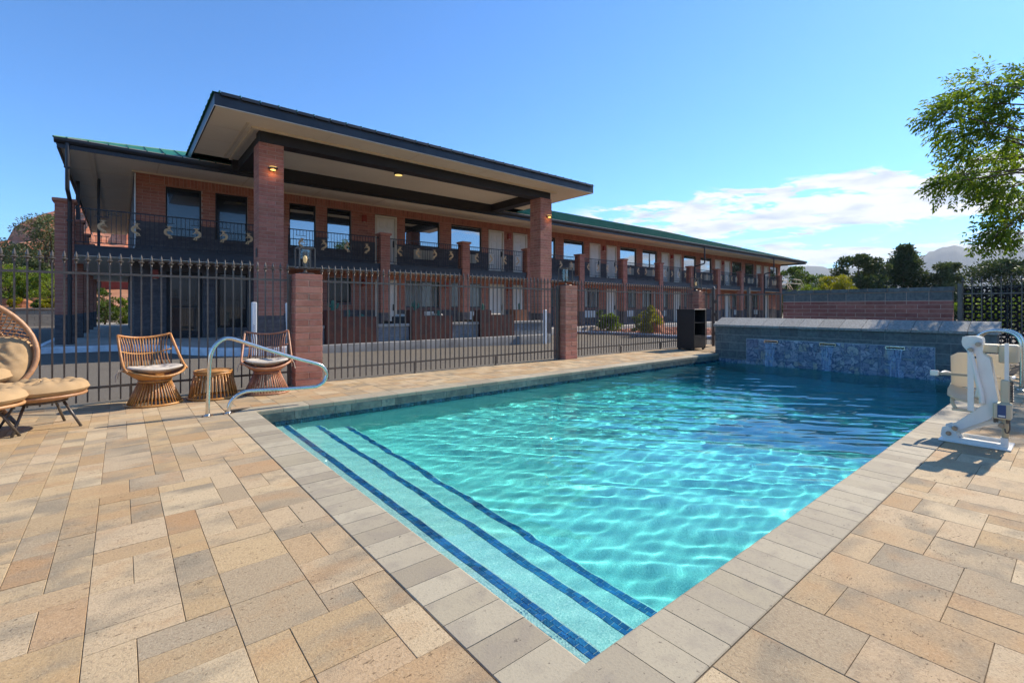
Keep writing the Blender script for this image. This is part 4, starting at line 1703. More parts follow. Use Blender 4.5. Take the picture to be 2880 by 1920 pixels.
# ---- downspouts
def downspout(x, ypil, z_bottom, zig=True):
    b = MB()
    yg = EY0 - .06
    pts = [(x, yg, 5.55), (x, yg, 4.42), (x, yg + .03, 4.34), (x, ypil - .10, 4.20), (x, ypil - .055, 4.12), (x, ypil - .055, z_bottom)]
    b.tube(pts, .048, 4 if not zig else 10)
    for z in (4.9, 3.6, 2.0):
        b.box(x - .065, x + .065, (yg if z > 4.3 else ypil - .055) - .06, (yg if z > 4.3 else ypil - .055) + .05, z, z + .03)
    return smooth_angle(b.build('downspout', MAT['fascia'], motel))


for k in (0, 4, 8, 11):
    downspout(pil_x[k] + (.31 if k == 0 else .36), Y_PIL, 0.25)

# ---- stair at the far end
b = MB()
for s in range(16):
    x = X_R + .5 + s * .28
    b.box(x, x + .30, 17.6, 18.8, Z_SLAB - .17 * (s + 1) - .06, Z_SLAB - .17 * (s + 1))
st = b.build('stair', MAT['concrete'], motel)
b = MB()
for y in (17.6, 18.8):
    for dz in (.95, .55):
        b.tube([(pil_x[-1] + .9, y, Z_SLAB + dz), (X_R + .4, y, Z_SLAB + dz), (X_R + 5.0, y, Z_SLAB - 2.75 + dz)], .03, 6)
    for s in range(0, 17, 2):
        x = X_R + .5 + s * .28
        b.cyl((x, y, Z_SLAB - .17 * s), (x, y, Z_SLAB - .17 * s + .95), .02, n=6)
b.build('stair_handrail', MAT['soffit_trim'], st)

# ------------------------------------------------------------------ portico
PRX0, PRX1, PRY0 = 1.66, 14.85, 12.75
PZ = 5.87
motel_pillar('portico_pillar', 2.78, 13.76, .61, -.12, 5.56, .98, True, True)
motel_pillar('portico_pillar', 12.76, 13.66, .61, -.12, 5.56, .98, True, False, light='brick')
b = MB()
b.box(PRX0 + .03, PRX1 - .03, PRY0 + .03, EY0 - .12, PZ, PZ + .015)
ps = b.build('portico_soffit', MAT['soffit'], motel)
b = MB()
for x in (4.4, 7.0, 9.6, 12.2):
    b.box(x - .006, x + .006, PRY0 + .05, 13.6, PZ - .004, PZ - .0005)
for y in (14.2, 15.4, 16.6):
    b.box(PRX0 + .05, 2.6, y - .006, y + .006, PZ - .004, PZ - .0005)
b.box(2.58, 13.6, 13.60, 13.68, PZ - .05, PZ - .001)
b.box(2.60, 2.68, 13.685, 17.0, PZ - .05, PZ - .001)
b.box(2.44, 2.50, 13.4, 17.0, PZ - .022, PZ - .001)
b.build('soffit_trim', MAT['soffit_trim'], ps)
b = MB()
b.box(2.80, 13.38, 13.74, 14.16, 5.562, PZ - .001)
b.box(2.86, 3.30, 14.165, EY0 - .13, 5.565, PZ - .001)
b.box(12.88, 13.30, 14.165, EY0 - .13, 5.565, PZ - .001)
b.box(2.70, 13.45, EY0 - .125, EY0 + .25, 5.50, PZ + .03)
b.build('portico_beams', MAT['beam'], motel)
b = MB()
b.box(PRX0, PRX1, PRY0, PRY0 + .03, PZ - .004, PZ + .29)
b.box(PRX0, PRX0 + .03, PRY0 + .031, 19, PZ - .004, PZ + .29)
b.box(PRX1 - .03, PRX1, PRY0 + .031, 19, PZ - .004, PZ + .29)
pf = b.build('portico_fascia', MAT['fascia'], motel)
b = MB()
b.box(PRX0 - .004, PRX1 + .004, PRY0 - .007, PRY0 - .0005, PZ - .012, PZ + .006)
b.box(PRX0 - .007, PRX0 - .0005, PRY0, 18.6, PZ - .012, PZ + .006)
b.build('drip_edge', MAT['soffit_trim'], pf)
b = MB()
x = PRX0 + .2
for x in (4.36, 7.06, 9.76, 12.46):
    b.box(x - .002, x + .002, PRY0 - .0035, PRY0 + .001, PZ + .01, PZ + .285)
b.build('fascia_joint', MAT['beam'], pf)
prz = PZ + .295
xm = (PRX0 + PRX1) / 2
phw = (PRX1 - PRX0) / 2
PS = .22
b = MB()
fl, frr = (PRX0 - .05, PRY0 - .05, prz), (PRX1 + .05, PRY0 - .05, prz)
rp, rb = (xm, PRY0 + phw, prz + PS * phw), (xm, 26.0, prz + PS * phw)
b.quad(fl, frr, rp)
b.quad(frr, (PRX1 + .05, 22.0, prz), (xm, 26, prz + PS * phw), rp)
b.quad((PRX0 - .05, 22.0, prz), fl, rp, rb)
proof = b.build('portico_roof', MAT['roof'], motel)
b = MB()
x = PRX0 + .1
while x < PRX1:
    y1 = PRY0 + min(x - PRX0, PRX1 - x)
    z1 = prz + PS * (y1 - PRY0)
    b.prism([(PRY0 - .05, prz + .001), (PRY0 - .05, prz + .05), (y1, z1 + .05), (y1, z1 + .001)], 'x', x - .013, x + .013)
    x += .42
y = PRY0 + .3
while y < 18.5:
    for (xa, s) in ((PRX0, 1), (PRX1, -1)):
        x1 = xa + s * min(y - PRY0, phw)
        z1 = prz + PS * abs(x1 - xa)
        b.prism([(xa - s * .05, prz + .001), (xa - s * .05, prz + .05), (x1, z1 + .05), (x1, z1 + .001)], 'y', y - .013, y + .013)
    y += .42
b.build('standing_seams', MAT['seam'], proof, kind='stuff')
b = MB()
x = PRX0 + .1
while x < PRX1 - .3:
    b.box(x + .02, x + .40, PRY0 - .075, PRY0 - .051, prz - .05, prz + .022)
    x += .42
b.build('pan_ends', MAT['fascia'], proof, kind='stuff')

# lit lamps under and on the portico
for (x, y) in ((4.05, 14.82), (11.35, 14.95)):
    b = MB()
    b.lathe([(.10, -.012), (.10, -.0005)], (x, y, PZ), 20)
    c = b.build('ceiling_light', MAT['soffit_trim'], motel)
    b = MB()
    b.lathe([(.082, -.016), (.082, -.0125)], (x, y, PZ), 20)
    b.build('diffuser', MAT['glow_soft'], c)
b = MB()
b.lathe([(.15, -.115), (.155, -.10), (.155, -.0005)], (7.35, 15.0, PZ), 24)
c = b.build('ceiling_light', MAT['beam'], motel)
b = MB()
b.lathe([(.13, -.118), (.13, -.1155)], (7.35, 15.0, PZ), 24)
b.build('diffuser', MAT['glow_soft'], c)


def sconce(x, y, z):
    b = MB()
    b.lathe([(.075, -.02), (.115, .0), (.12, .03), (.115, .035), (.05, .03)], (x, y - .10, z), 18)
    b.box(x - .05, x + .05, y - .05, y - .001, z - .05, z + .06)
    s = smooth_angle(b.build('sconce', MAT['fascia'], motel))
    b = MB()
    b.lathe([(.10, .036), (.095, .05), (.02, .06)], (x, y - .10, z), 18)
    b.lathe([(.06, -.03), (.07, -.021)], (x, y - .10, z), 18)
    b.build('bulb', MAT['glow'], s)
    ld = bpy.data.lights.new('sconce_light', 'POINT')
    ld.energy = .45
    ld.color = (1.0, .5, .16)
    ld.shadow_soft_size = .04
    lo_ = bpy.data.objects.new('sconce_light', ld)
    COL.objects.link(lo_)
    lo_.parent = s
    lo_.location = Vector((x, y - .13, z - .09)) - motel.location


sconce(3.10, 13.76, 4.87)
sconce(13.15, 13.66, 4.83)
# small dark house-number plaque on the left face of the portico pillar
b = MB()
pts = [(13.98 + .075 * math.cos(R(a)), 2.72 + .075 * math.sin(R(a))) for a in range(0, 181, 20)] + [(13.905, 2.55), (14.055, 2.55)]
b.prism(pts, 'x', 2.762, 2.779)
b.build('plaque', MAT['iron'], motel)
# ------------------------------------------------------------------ pool fence: brick pillars, iron pickets, gate
def fence_pillar(x0, label, y0=FP_FRONT):
    t = thing('brick_pillar', label, 'pillar', (x0 + .2, y0 + .2, 0), group='brick pillars of the pool fence')
    w = .402
    b = MB()
    b.box(x0 + .006, x0 + w - .006, y0 + .006, y0 + w - .006, -.28, 1.722)
    b.build('mortar_core', MAT['mortar'], t)
    for (a, c, d, e, zl, zh, dk) in brick_pillar_courses(x0, y0, w, 0.004, 1.727, -9, False):
        o = random.uniform(-.002, .002)
        piece('brick', (round(c - a, 3), round(e - d, 3), round(zh - zl, 3)), MAT['brick'], t, ((a + c) / 2 + o, (d + e) / 2 + random.uniform(-.002, .002), (zl + zh) / 2), 0.005)
    return t


fence_pillar(2.05, 'red brick fence pillar behind the curved steel pool handrail')
fence_pillar(7.95, 'red brick fence pillar midway along the far pool edge')
fence_pillar(13.9, 'red brick fence pillar rising behind the black towel cabinet')


def lantern(x, y, z, label):
    t = thing('lantern', label, 'lantern', (x, y, z), group='lanterns on the fence pillars')
    b = MB()
    b.bbox(-.11, .11, -.11, .11, 0, .02, .006)
    b.lathe([(.03, .02), (.045, .03), (.02, .05), (.02, .08), (.04, .095)], (0, 0, 0), 12)
    b.build('base', MAT['iron'], t, local=True)
    b = MB()
    for sx in (-1, 1):
        for sy in (-1, 1):
            b.box(sx * .115 - .008, sx * .115 + .008, sy * .115 - .008, sy * .115 + .008, .095, .42)
    for z_ in (.095, .41):
        b.box(-.123, .123, -.123, -.107, z_, z_ + .014)
        b.box(-.123, .123, .107, .123, z_, z_ + .014)
        b.box(-.123, -.107, -.107, .107, z_, z_ + .014)
        b.box(.107, .123, -.107, .107, z_, z_ + .014)
    b.box(-.107, .107, -.012, .012, .096, .108)
    b.box(-.107, .107, -.012, .012, .411, .423)
    b.box(-.06, .06, -.06, .06, .392, .405)
    b.build('frame', MAT['iron'], t, local=True)
    b = MB()
    for (x0, x1, y0, y1) in ((-.055, .055, -.055, -.052), (-.055, .055, .052, .055), (-.055, -.052, -.052, .052), (.052, .055, -.052, .052)):
        b.box(x0, x1, y0, y1, .11, .39)
    b.build('glass', MAT['clear'], t, local=True)
    b = MB()
    b.lathe([(.012, .11), (.012, .17), (.02, .18)], (0, 0, 0), 10)
    b.build('lamp_holder', MAT['iron'], t, local=True)
    b = MB()
    b.lathe([(.012, .18), (.026, .21), (.032, .25), (.026, .285), (.008, .30)], (0, 0, 0), 14)
    b.build('bulb', MAT['bulb'], t, local=True, smooth=True)
    return t


lantern(2.25, 7.86, 1.729, 'square black lantern on the brick pillar beside the pool handrail')
lantern(8.15, 7.86, 1.729, 'square black lantern on the brick pillar midway along the pool fence')
lantern(14.1, 7.86, 1.729, 'square black lantern on the brick pillar above the towel cabinet')

# picket and finial shared by all fences
PK = MB()
PK.box(-.0085, .0085, -.0085, .0085, .035, 1.745)
FN = MB()
FN.lathe([(.0125, 1.745), (.016, 1.752), (.0125, 1.762), (.018, 1.772), (.0125, 1.782)], (0, 0, 0), 8)
FN.lathe([(.013, 1.782), (.034, 1.79), (.036, 1.797), (.012, 1.808), (.017, 1.825), (.014, 1.85), (.002, 1.895)], (0, 0, 0), 8)


def fence(label, p0, p1, posts=(), step=.1047, finial=True, mat='iron', rails=(1.615, .195), group='iron fence sections round the pool', nosub=False):
    a, c = Vector((*p0, 0)), Vector((*p1, 0))
    L = (c - a).length
    d = (c - a) / L
    rz = math.atan2(d.y, d.x)
    t = thing('iron_fence', label, 'fence', a, rz, group)
    for z in rails:
        b = MB()
        b.box(0, L, -.014, .014, z, z + .028)
        b.build('rail', MAT[mat], t, local=True)
    n = round(L / step)
    for k in range(n):
        x = (k + .5) * L / n
        pk = inst('picket', PK, MAT[mat], t, (x, 0, 0))
        if finial:
            inst('finial', FN, MAT[mat], pk, (0, 0, 0))
    for (x, z0, z1, w) in posts:
        b = MB()
        b.bbox(x - w, x + w, -w, w, z0, z1, .004)
        b.build('post', MAT[mat], t, local=True)
    return t


fence('black iron picket fence behind the rattan chairs', (-5.2, Y_FENCE), (2.045, Y_FENCE), [(7.21, -.05, 1.72, .022), (5.3, .0, .2, .016), (3.2, 0, .2, .016)])
fence('black iron picket fence between the two nearer brick pillars', (2.455, Y_FENCE), (7.945, Y_FENCE),
      [(.03, -.05, 1.72, .016), (5.44, -.05, 1.72, .035), (1.72, .0, .2, .016), (3.6, .0, .2, .016)])
fence('black iron picket fence leading up to the towel cabinet', (8.357, Y_FENCE), (13.895, Y_FENCE), [(1.9, .0, .2, .016), (3.75, .0, .2, .016)])
fence('short black iron fence piece beside the gate post', (14.31, Y_FENCE), (14.42, 7.45), [(.16, -.05, 1.72, .03)], step=.15)

# gate across the passage at the pool's end
XG = 14.42
gate = thing('iron_gate', 'closed black iron gate beside the end wall', 'gate', (XG, 6.4, 0))
b = MB()
b.box(XG - .02, XG + .02, 7.30, 7.34, .10, 1.62)
b.box(XG - .02, XG + .02, 5.46, 5.50, .10, 1.62)
b.box(XG - .02, XG + .02, 5.50, 7.30, 1.58, 1.62)
b.box(XG - .02, XG + .02, 5.50, 7.30, .10, .14)
b.build('gate_frame', MAT['iron'], gate)
for k in range(15):
    y = 5.60 + k * .114
    o = inst('gate_bar', (lambda q: (q.box(-.008, .008, -.008, .008, .14, 1.58), q)[1])(MB()), MAT['iron'], gate, Vector((XG, y, 0)) - gate.location)
b = MB()
b.box(XG - .05, XG + .05, 6.33, 6.40, .0, 1.80)
b.build('meeting_post', MAT['iron'], gate)
for z in (.35, .95, 1.35):
    b = MB()
    b.box(XG - .05, XG + .03, 7.345, 7.40, z, z + .10)
    b.build('hinge', MAT['iron'], gate)
gp = MB()
gp.bbox(XG - .04, XG + .04, 7.41, 7.49, -.05, 1.83, .01)
gp.lathe([(.05, 1.83), (.03, 1.86), (.005, 1.89)], (XG, 7.45, 0), 10)
tag(gp.build('gate_post', MAT['iron']), 'square black iron gate post between gate and brick pillar', 'post')

# ---- enclosure wall on the right: red brick below, grey block above
ew = thing('enclosure_wall', 'red brick enclosure wall topped with grey block behind the waterfall wall', 'wall', (XG, 3.6, 0))
EY_0, EY_1, ET = 1.88, 5.42, .2
b = MB()
b.box(XG + .006, XG + ET - .006, EY_0 + .006, EY_1 - .006, -.25, 1.58)
b.build('wall_core', MAT['mortar_pale'], ew)
deep = MB()
for (s, e, zl, zh) in brick_rects(EY_0, EY_1, .06, 1.365, []):
    if zl > .62:
        piece('brick', (.20, round(e - s, 3), round(zh - zl, 3)), MAT['brick_wall'], ew, (XG + .10, (s + e) / 2, (zl + zh) / 2), .004)
    else:
        deep.box(XG, XG + .2, s, e, zl, zh)
deep.build('bricks', MAT['brick_wall'], ew, kind='stuff')
for (s, e, zl, zh) in brick_rects(EY_0, EY_1, 1.372, 1.575, [], ch=.203):
    piece('block', (.20, round(e - s, 3), round(zh - zl, 3)), MAT['block'], ew, (XG + .10, (s + e) / 2, (zl + zh) / 2), .004)
n = 9
for k in range(n):
    w = (EY_1 - EY_0 + .04) / n
    piece('cap_block', (.25, round(w - .008, 3), .098), MAT['block'], ew, (XG + .10, EY_0 - .02 + (k + .5) * w, 1.63), .006)

# iron fence with lattice screen, right of that wall
fence('black iron picket fence with spear tips in front of the lattice screen', (XG + .1, 1.80), (XG + .1, -4.2), [(.03, -.05, 1.75, .04), (2.0, -.05, 1.75, .03)],
      rails=(1.50, .195), step=.15)
scr = thing('lattice_screen', 'black patterned lattice screen behind the iron fence at the right edge', 'screen', (XG + .2, -1.2, 0))
b = MB()
for k in range(34):
    for j in range(9):
        y0, z0 = 1.74 - (k + 1) * .175, .05 + j * .178
        c_ = (y0 + .0875, z0 + .089)
        # each cell: a diamond ring, a cross and a frame
        P = [(c_[0] + .068, c_[1]), (c_[0], c_[1] + .068), (c_[0] - .068, c_[1]), (c_[0], c_[1] - .068)]
        for q in range(4):
            a, d = P[q], P[(q + 1) % 4]
            b.tube([(XG + .2, *a), (XG + .2, *d)], .021, 4)
        for (dy, dz) in ((.0875, .089), (-.0875, .089), (.0875, -.089), (-.0875, -.089)):
            b.tube([(XG + .2, c_[0] + dy, c_[1] + dz), (XG + .2, c_[0] + dy * .35, c_[1] + dz * .35)], .019, 4)
b.build('lattice', MAT['iron_far'], scr)
for k in range(35):
    if k % 4 == 0:
        b = MB()
        b.box(XG + .185, XG + .215, 1.74 - k * .175 - .012, 1.74 - k * .175 + .012, -.05, 1.68)
        b.build('upright', MAT['iron_far'], scr)
for z in (.03, 1.655):
    b = MB()
    b.box(XG + .187, XG + .213, 1.74 - 34 * .175, 1.74, z, z + .025)
    b.build('rail', MAT['iron_far'], scr)

# ------------------------------------------------------------------ portico patio
pw = thing('patio_wall', 'low grey block wall along the front of the portico patio', 'wall', (8, 13.5, 0.19))
for (x0, x1) in ((3.9, 4.36), (5.86, 6.95), (8.50, 9.61), (11.17, 12.70)):
    b = MB()
    b.box(x0, x1, 13.46, 13.66, .15, .635)
    b.build('wall_core', MAT['block_joint'], pw)
    for (s, e, zl, zh) in brick_rects(x0, x1, .19, .63, [], ch=.145, bl=.30):
        piece('block', (round(e - s, 3), .20, round(zh - zl, 3)), MAT['patio_block'], pw, ((s + e) / 2, 13.55, (zl + zh) / 2), .006)
    m_ = max(1, round((x1 - x0) / .4))
    for k in range(m_):
        w = (x1 - x0) / m_
        piece('cap_block', (round(w - .006, 3), .27, .08), MAT['concrete'], pw, (x0 + (k + .5) * w, 13.55, .675), .006)


def planter(x0, x1, y0, y1, z0, z1, label, mat='corten', group='rusty steel planters along the patio'):
    t = thing('planter', label, 'planter', ((x0 + x1) / 2, (y0 + y1) / 2, z0), group=group)
    b = MB()
    w = .02
    b.box(x0, x1, y0, y0 + w, z0, z1)
    b.box(x0, x1, y1 - w, y1, z0, z1)
    b.box(x0, x0 + w, y0 + w, y1 - w, z0, z1)
    b.box(x1 - w, x1, y0 + w, y1 - w, z0, z1)
    b.build('box', MAT[mat], t)
    b = MB()
    b.box(x0 + w, x1 - w, y0 + w, y1 - w, z0 + .02, z1 - .05)
    b.build('soil', MAT['soil'], t)
    return t


Z_P = .186
names = [(4.38, 4.84, 5.82, 'first'), (6.98, 7.41, 8.46, 'second'), (9.64, 10.06, 11.13, 'third')]
sets = ['nearest the left portico pillar', 'in the middle of the patio front', 'nearest the right portico pillar']
for (xa, xm_, xb, _), s in zip(names, sets):
    planter(xa, xm_ - .005, 13.30, 13.76, Z_P, 1.13, 'tall rusty steel planter ' + s)
    planter(xm_ + .005, xb, 13.32, 13.74, Z_P, .95, 'low wide rusty steel planter ' + s)
planter(11.5, 12.15, 13.7, 14.1, Z_P, 1.14, 'bright orange rusted planter beside the right portico pillar', 'corten_light')


def cactus(x, y, z, h, r, kind, label):
    b = MB()
    n = 14
    if kind == 'ball':
        prof = [(r * math.sin(R(a)), h / 2 - h / 2 * math.cos(R(a))) for a in range(6, 175, 14)]
    else:
        prof = [(r * .8, 0), (r, h * .15), (r, h * .8), (r * .8, h * .93), (r * .3, h)]
    i = b.n()
    b.lathe(prof, (x, y, z), n)
    for k in range(i, b.n()):          # ribs
        vx, vy, vz = b.v[k]
        if (k - i) % 2:
            b.v[k] = (x + (vx - x) * .78, y + (vy - y) * .78, vz)
    if kind == 'arm':
        b.tube([(x, y, z + h * .4), (x + r * 1.8, y, z + h * .42), (x + r * 2.2, y, z + h * .5), (x + r * 2.2, y, z + h * .78)], r * .6, 8)
        b.tube([(x, y, z + h * .5), (x - r * 1.6, y, z + h * .52), (x - r * 2.0, y, z + h * .6), (x - r * 2.0, y, z + h * .8)], r * .55, 8)
    o = b.build('cactus', MAT['cactus'], smooth=False)
    return tag(o, label, 'cactus', 'cacti in the patio planters')


cactus(4.62, 13.53, 1.06, .36, .06, 'arm', 'tall green cactus in the tall planter by the left portico pillar')
cactus(5.06, 13.53, .88, .28, .05, 'column', 'slim green cactus in the low planter by the left portico pillar')
cactus(5.45, 13.53, .88, .15, .085, 'ball', 'round bright green cactus in the low planter by the left portico pillar')
cactus(7.2, 13.53, 1.06, .38, .05, 'arm', 'tall cactus in the middle tall planter')
cactus(8.05, 13.53, .88, .25, .045, 'column', 'slim cactus in the middle low planter')
cactus(9.85, 13.53, 1.06, .30, .04, 'arm', 'thin cactus in the tall planter nearest the right pillar')
cactus(11.85, 13.9, 1.07, .32, .035, 'column', 'thin cactus in the bright orange planter')


def sofa(x, y, w, rz, label):
    t = thing('patio_sofa', label, 'sofa', (x, y, .187), rz, 'cushioned patio seats')
    b = MB()
    b.box(-w / 2, w / 2, -.38, .38, .10, .24)
    b.box(-w / 2, w / 2, .30, .38, .24, .72)
    b.box(-w / 2, -w / 2 + .08, -.38, .30, .24, .56)
    b.box(w / 2 - .08, w / 2, -.38, .30, .24, .56)
    b.build('frame', MAT['sofa'], t, local=True)
    for sx in (-1, 1):
        for sy in (-1, 1):
            b = MB()
            b.box(sx * (w / 2 - .06) - .03, sx * (w / 2 - .06) + .03, sy * .32 - .03, sy * .32 + .03, 0, .10)
            b.build('leg', MAT['sofa'], t, local=True)
    n = max(1, round(w / .75))
    for k in range(n):
        cw = (w - .18) / n
        xc = -w / 2 + .09 + (k + .5) * cw
        b = MB()
        b.bbox(xc - cw / 2 + .01, xc + cw / 2 - .01, -.38, .16, .245, .40, .035)
        b.build('seat_cushion', MAT['cream'], t, local=True)
        b = MB()
        b.bbox(xc - cw / 2 + .01, xc + cw / 2 - .01, .165, .295, .35, .80, .04)
        b.build('back_cushion', MAT['cream'], t, local=True)
    return t


sofa(7.9, 15.4, 1.5, math.pi, 'cream cushioned patio sofa behind the middle planters')
sofa(9.6, 15.9, 1.0, math.pi / 2, 'cream cushioned patio armchair turned sideways behind the low wall')
sofa(11.2, 15.3, 1.5, math.pi, 'cream cushioned patio sofa behind the planters near the right pillar')

# bollards beside the portico pillars
def bollard(x, y, z, h, label, mark=False, lean=0.0):
    b = MB()
    b.bbox(-.055, .055, -.055, .055, -.2, h, .012)
    b.xf(Matrix.Rotation(lean, 4, 'Y'))
    o = b.build('bollard', MAT['white_paint'])
    o.location = (x, y, z)
    tag(o, label, 'bollard', 'white bollards at the portico pillars')
    if mark:
        m = MB()
        for k, (dz, w_) in enumerate(((.58, .012), (.55, .02), (.52, .012), (.49, .022), (.455, .012), (.43, .018))):
            m.box(-.02 + .006 * (k % 2), -.02 + .006 * (k % 2) + w_, -.058, -.0553, dz, dz + .012)
        m.build('scrawl', MAT['iron'], o, local=True)
    return o


bollard(2.58, 13.30, .197, 1.15, 'white bollard with a dark scrawl left of the left portico pillar', True)
bollard(3.37, 13.10, .0, 1.33, 'plain slightly leaning white bollard right of the left portico pillar', False, -.035)
bollard(12.42, 13.05, -.15, 1.28, 'white bollard at the left front of the right portico pillar')
bollard(13.75, 13.2, -.15, 1.28, 'white bollard partly hidden behind the middle fence pillar')

# ------------------------------------------------------------------ towel cabinet
cab = thing('towel_cabinet', 'tall black wicker towel cabinet with open shelves by the fence', 'cabinet', (12.75, 7.25, 0))
cx0_, cx1_, cy0_, cy1_ = 12.42, 13.05, 6.98, 7.52
b = MB()
b.box(cx0_, cx0_ + .03, cy0_, cy1_, .04, 1.14)
b.box(cx1_ - .03, cx1_, cy0_, cy1_, .04, 1.14)
b.box(cx0_ + .03, cx1_ - .03, cy1_ - .02, cy1_, .04, 1.14)
b.build('carcass', MAT['wicker'], cab)
b = MB()
b.bbox(cx0_ - .015, cx1_ + .015, cy0_ - .015, cy1_ + .015, 1.141, 1.165, .005)
b.build('top', MAT['wicker'], cab)
for z in (.06, .40, .77):
    b = MB()
    b.box(cx0_ + .031, cx1_ - .031, cy0_ + .01, cy1_ - .021, z, z + .02)
    b.build('shelf', MAT['wicker'], cab)
b = MB()
b.box(cx0_ + .035, cx1_ - .035, cy0_ + .0, cy0_ + .02, .085, .395)
d_ = b.build('drawer', MAT['wicker'], cab)
b = MB()
b.box(12.68, 12.79, cy0_ - .008, cy0_ - .0005, .345, .37)
b.build('handle', MAT['rail_iron'], d_)
for sx in (cx0_ + .03, cx1_ - .08):
    for sy in (cy0_ + .02, cy1_ - .07):
        b = MB()
        b.box(sx, sx + .05, sy, sy + .05, 0, .04)
        b.build('foot', MAT['iron'], cab)
# ------------------------------------------------------------------ rattan chairs, table, egg chair, ottomans
def cushion_mesh(rx, ry, h, tufts, seed=0, sag=0.0, shape=2.6, n=36):
    """soft pad: superellipse plan, puffed top with button dents and radial puckers; sag lifts the rim"""
    rs = np.random.RandomState(seed)
    b = MB()
    m = 20
    n = n + 16
    for side in (1, -1):
        rows = []
        for i in range(m + 1):
            u = i / m
            row = []
            for j in range(n + 1):
                a = 2 * math.pi * (j % n) / n
                ca, sa = math.cos(a), math.sin(a)
                k = (abs(ca) ** shape + abs(sa) ** shape) ** (-1 / shape)
                x, y = rx * u * k * ca, ry * u * k * sa
                z = h * (1 - u ** 3.2) ** 0.55 * (1.0 if side > 0 else .6)
                for (tx, ty) in tufts:
                    d = math.hypot(x - tx, y - ty)
                    z *= 1 - (0.72 if side > 0 else .4) * math.exp(-(d / (0.19 * rx)) ** 2)
                    z *= 1 - 0.22 * math.exp(-(d / (0.55 * rx)) ** 2) * (0.5 + 0.5 * math.cos(7 * math.atan2(y - ty, x - tx) + seed))
                z *= 1 + 0.05 * math.sin(9 * a + 3 * u + seed)
                wv = math.sin(17 * x / rx + 9 * y / ry + 2.2 * math.sin(5 * y / ry + seed)) + .7 * math.sin(23 * y / ry - 8 * x / rx + 2.0 * math.sin(4 * x / rx))
                z += side * h * .045 * wv * (1 - u ** 4)
                row.append((x, y, side * z + sag * (x * x / rx / rx + .7 * y * y / ry / ry)))
            rows.append(row)
        b.grid(rows, flip=side < 0)
    return b


def bez(p0, p1, p2, n):
    P = [Vector(p) for p in (p0, p1, p2)]
    return [tuple(P[0] * (1 - t) ** 2 + P[1] * 2 * t * (1 - t) + P[2] * t * t) for t in [k / n for k in range(n + 1)]]


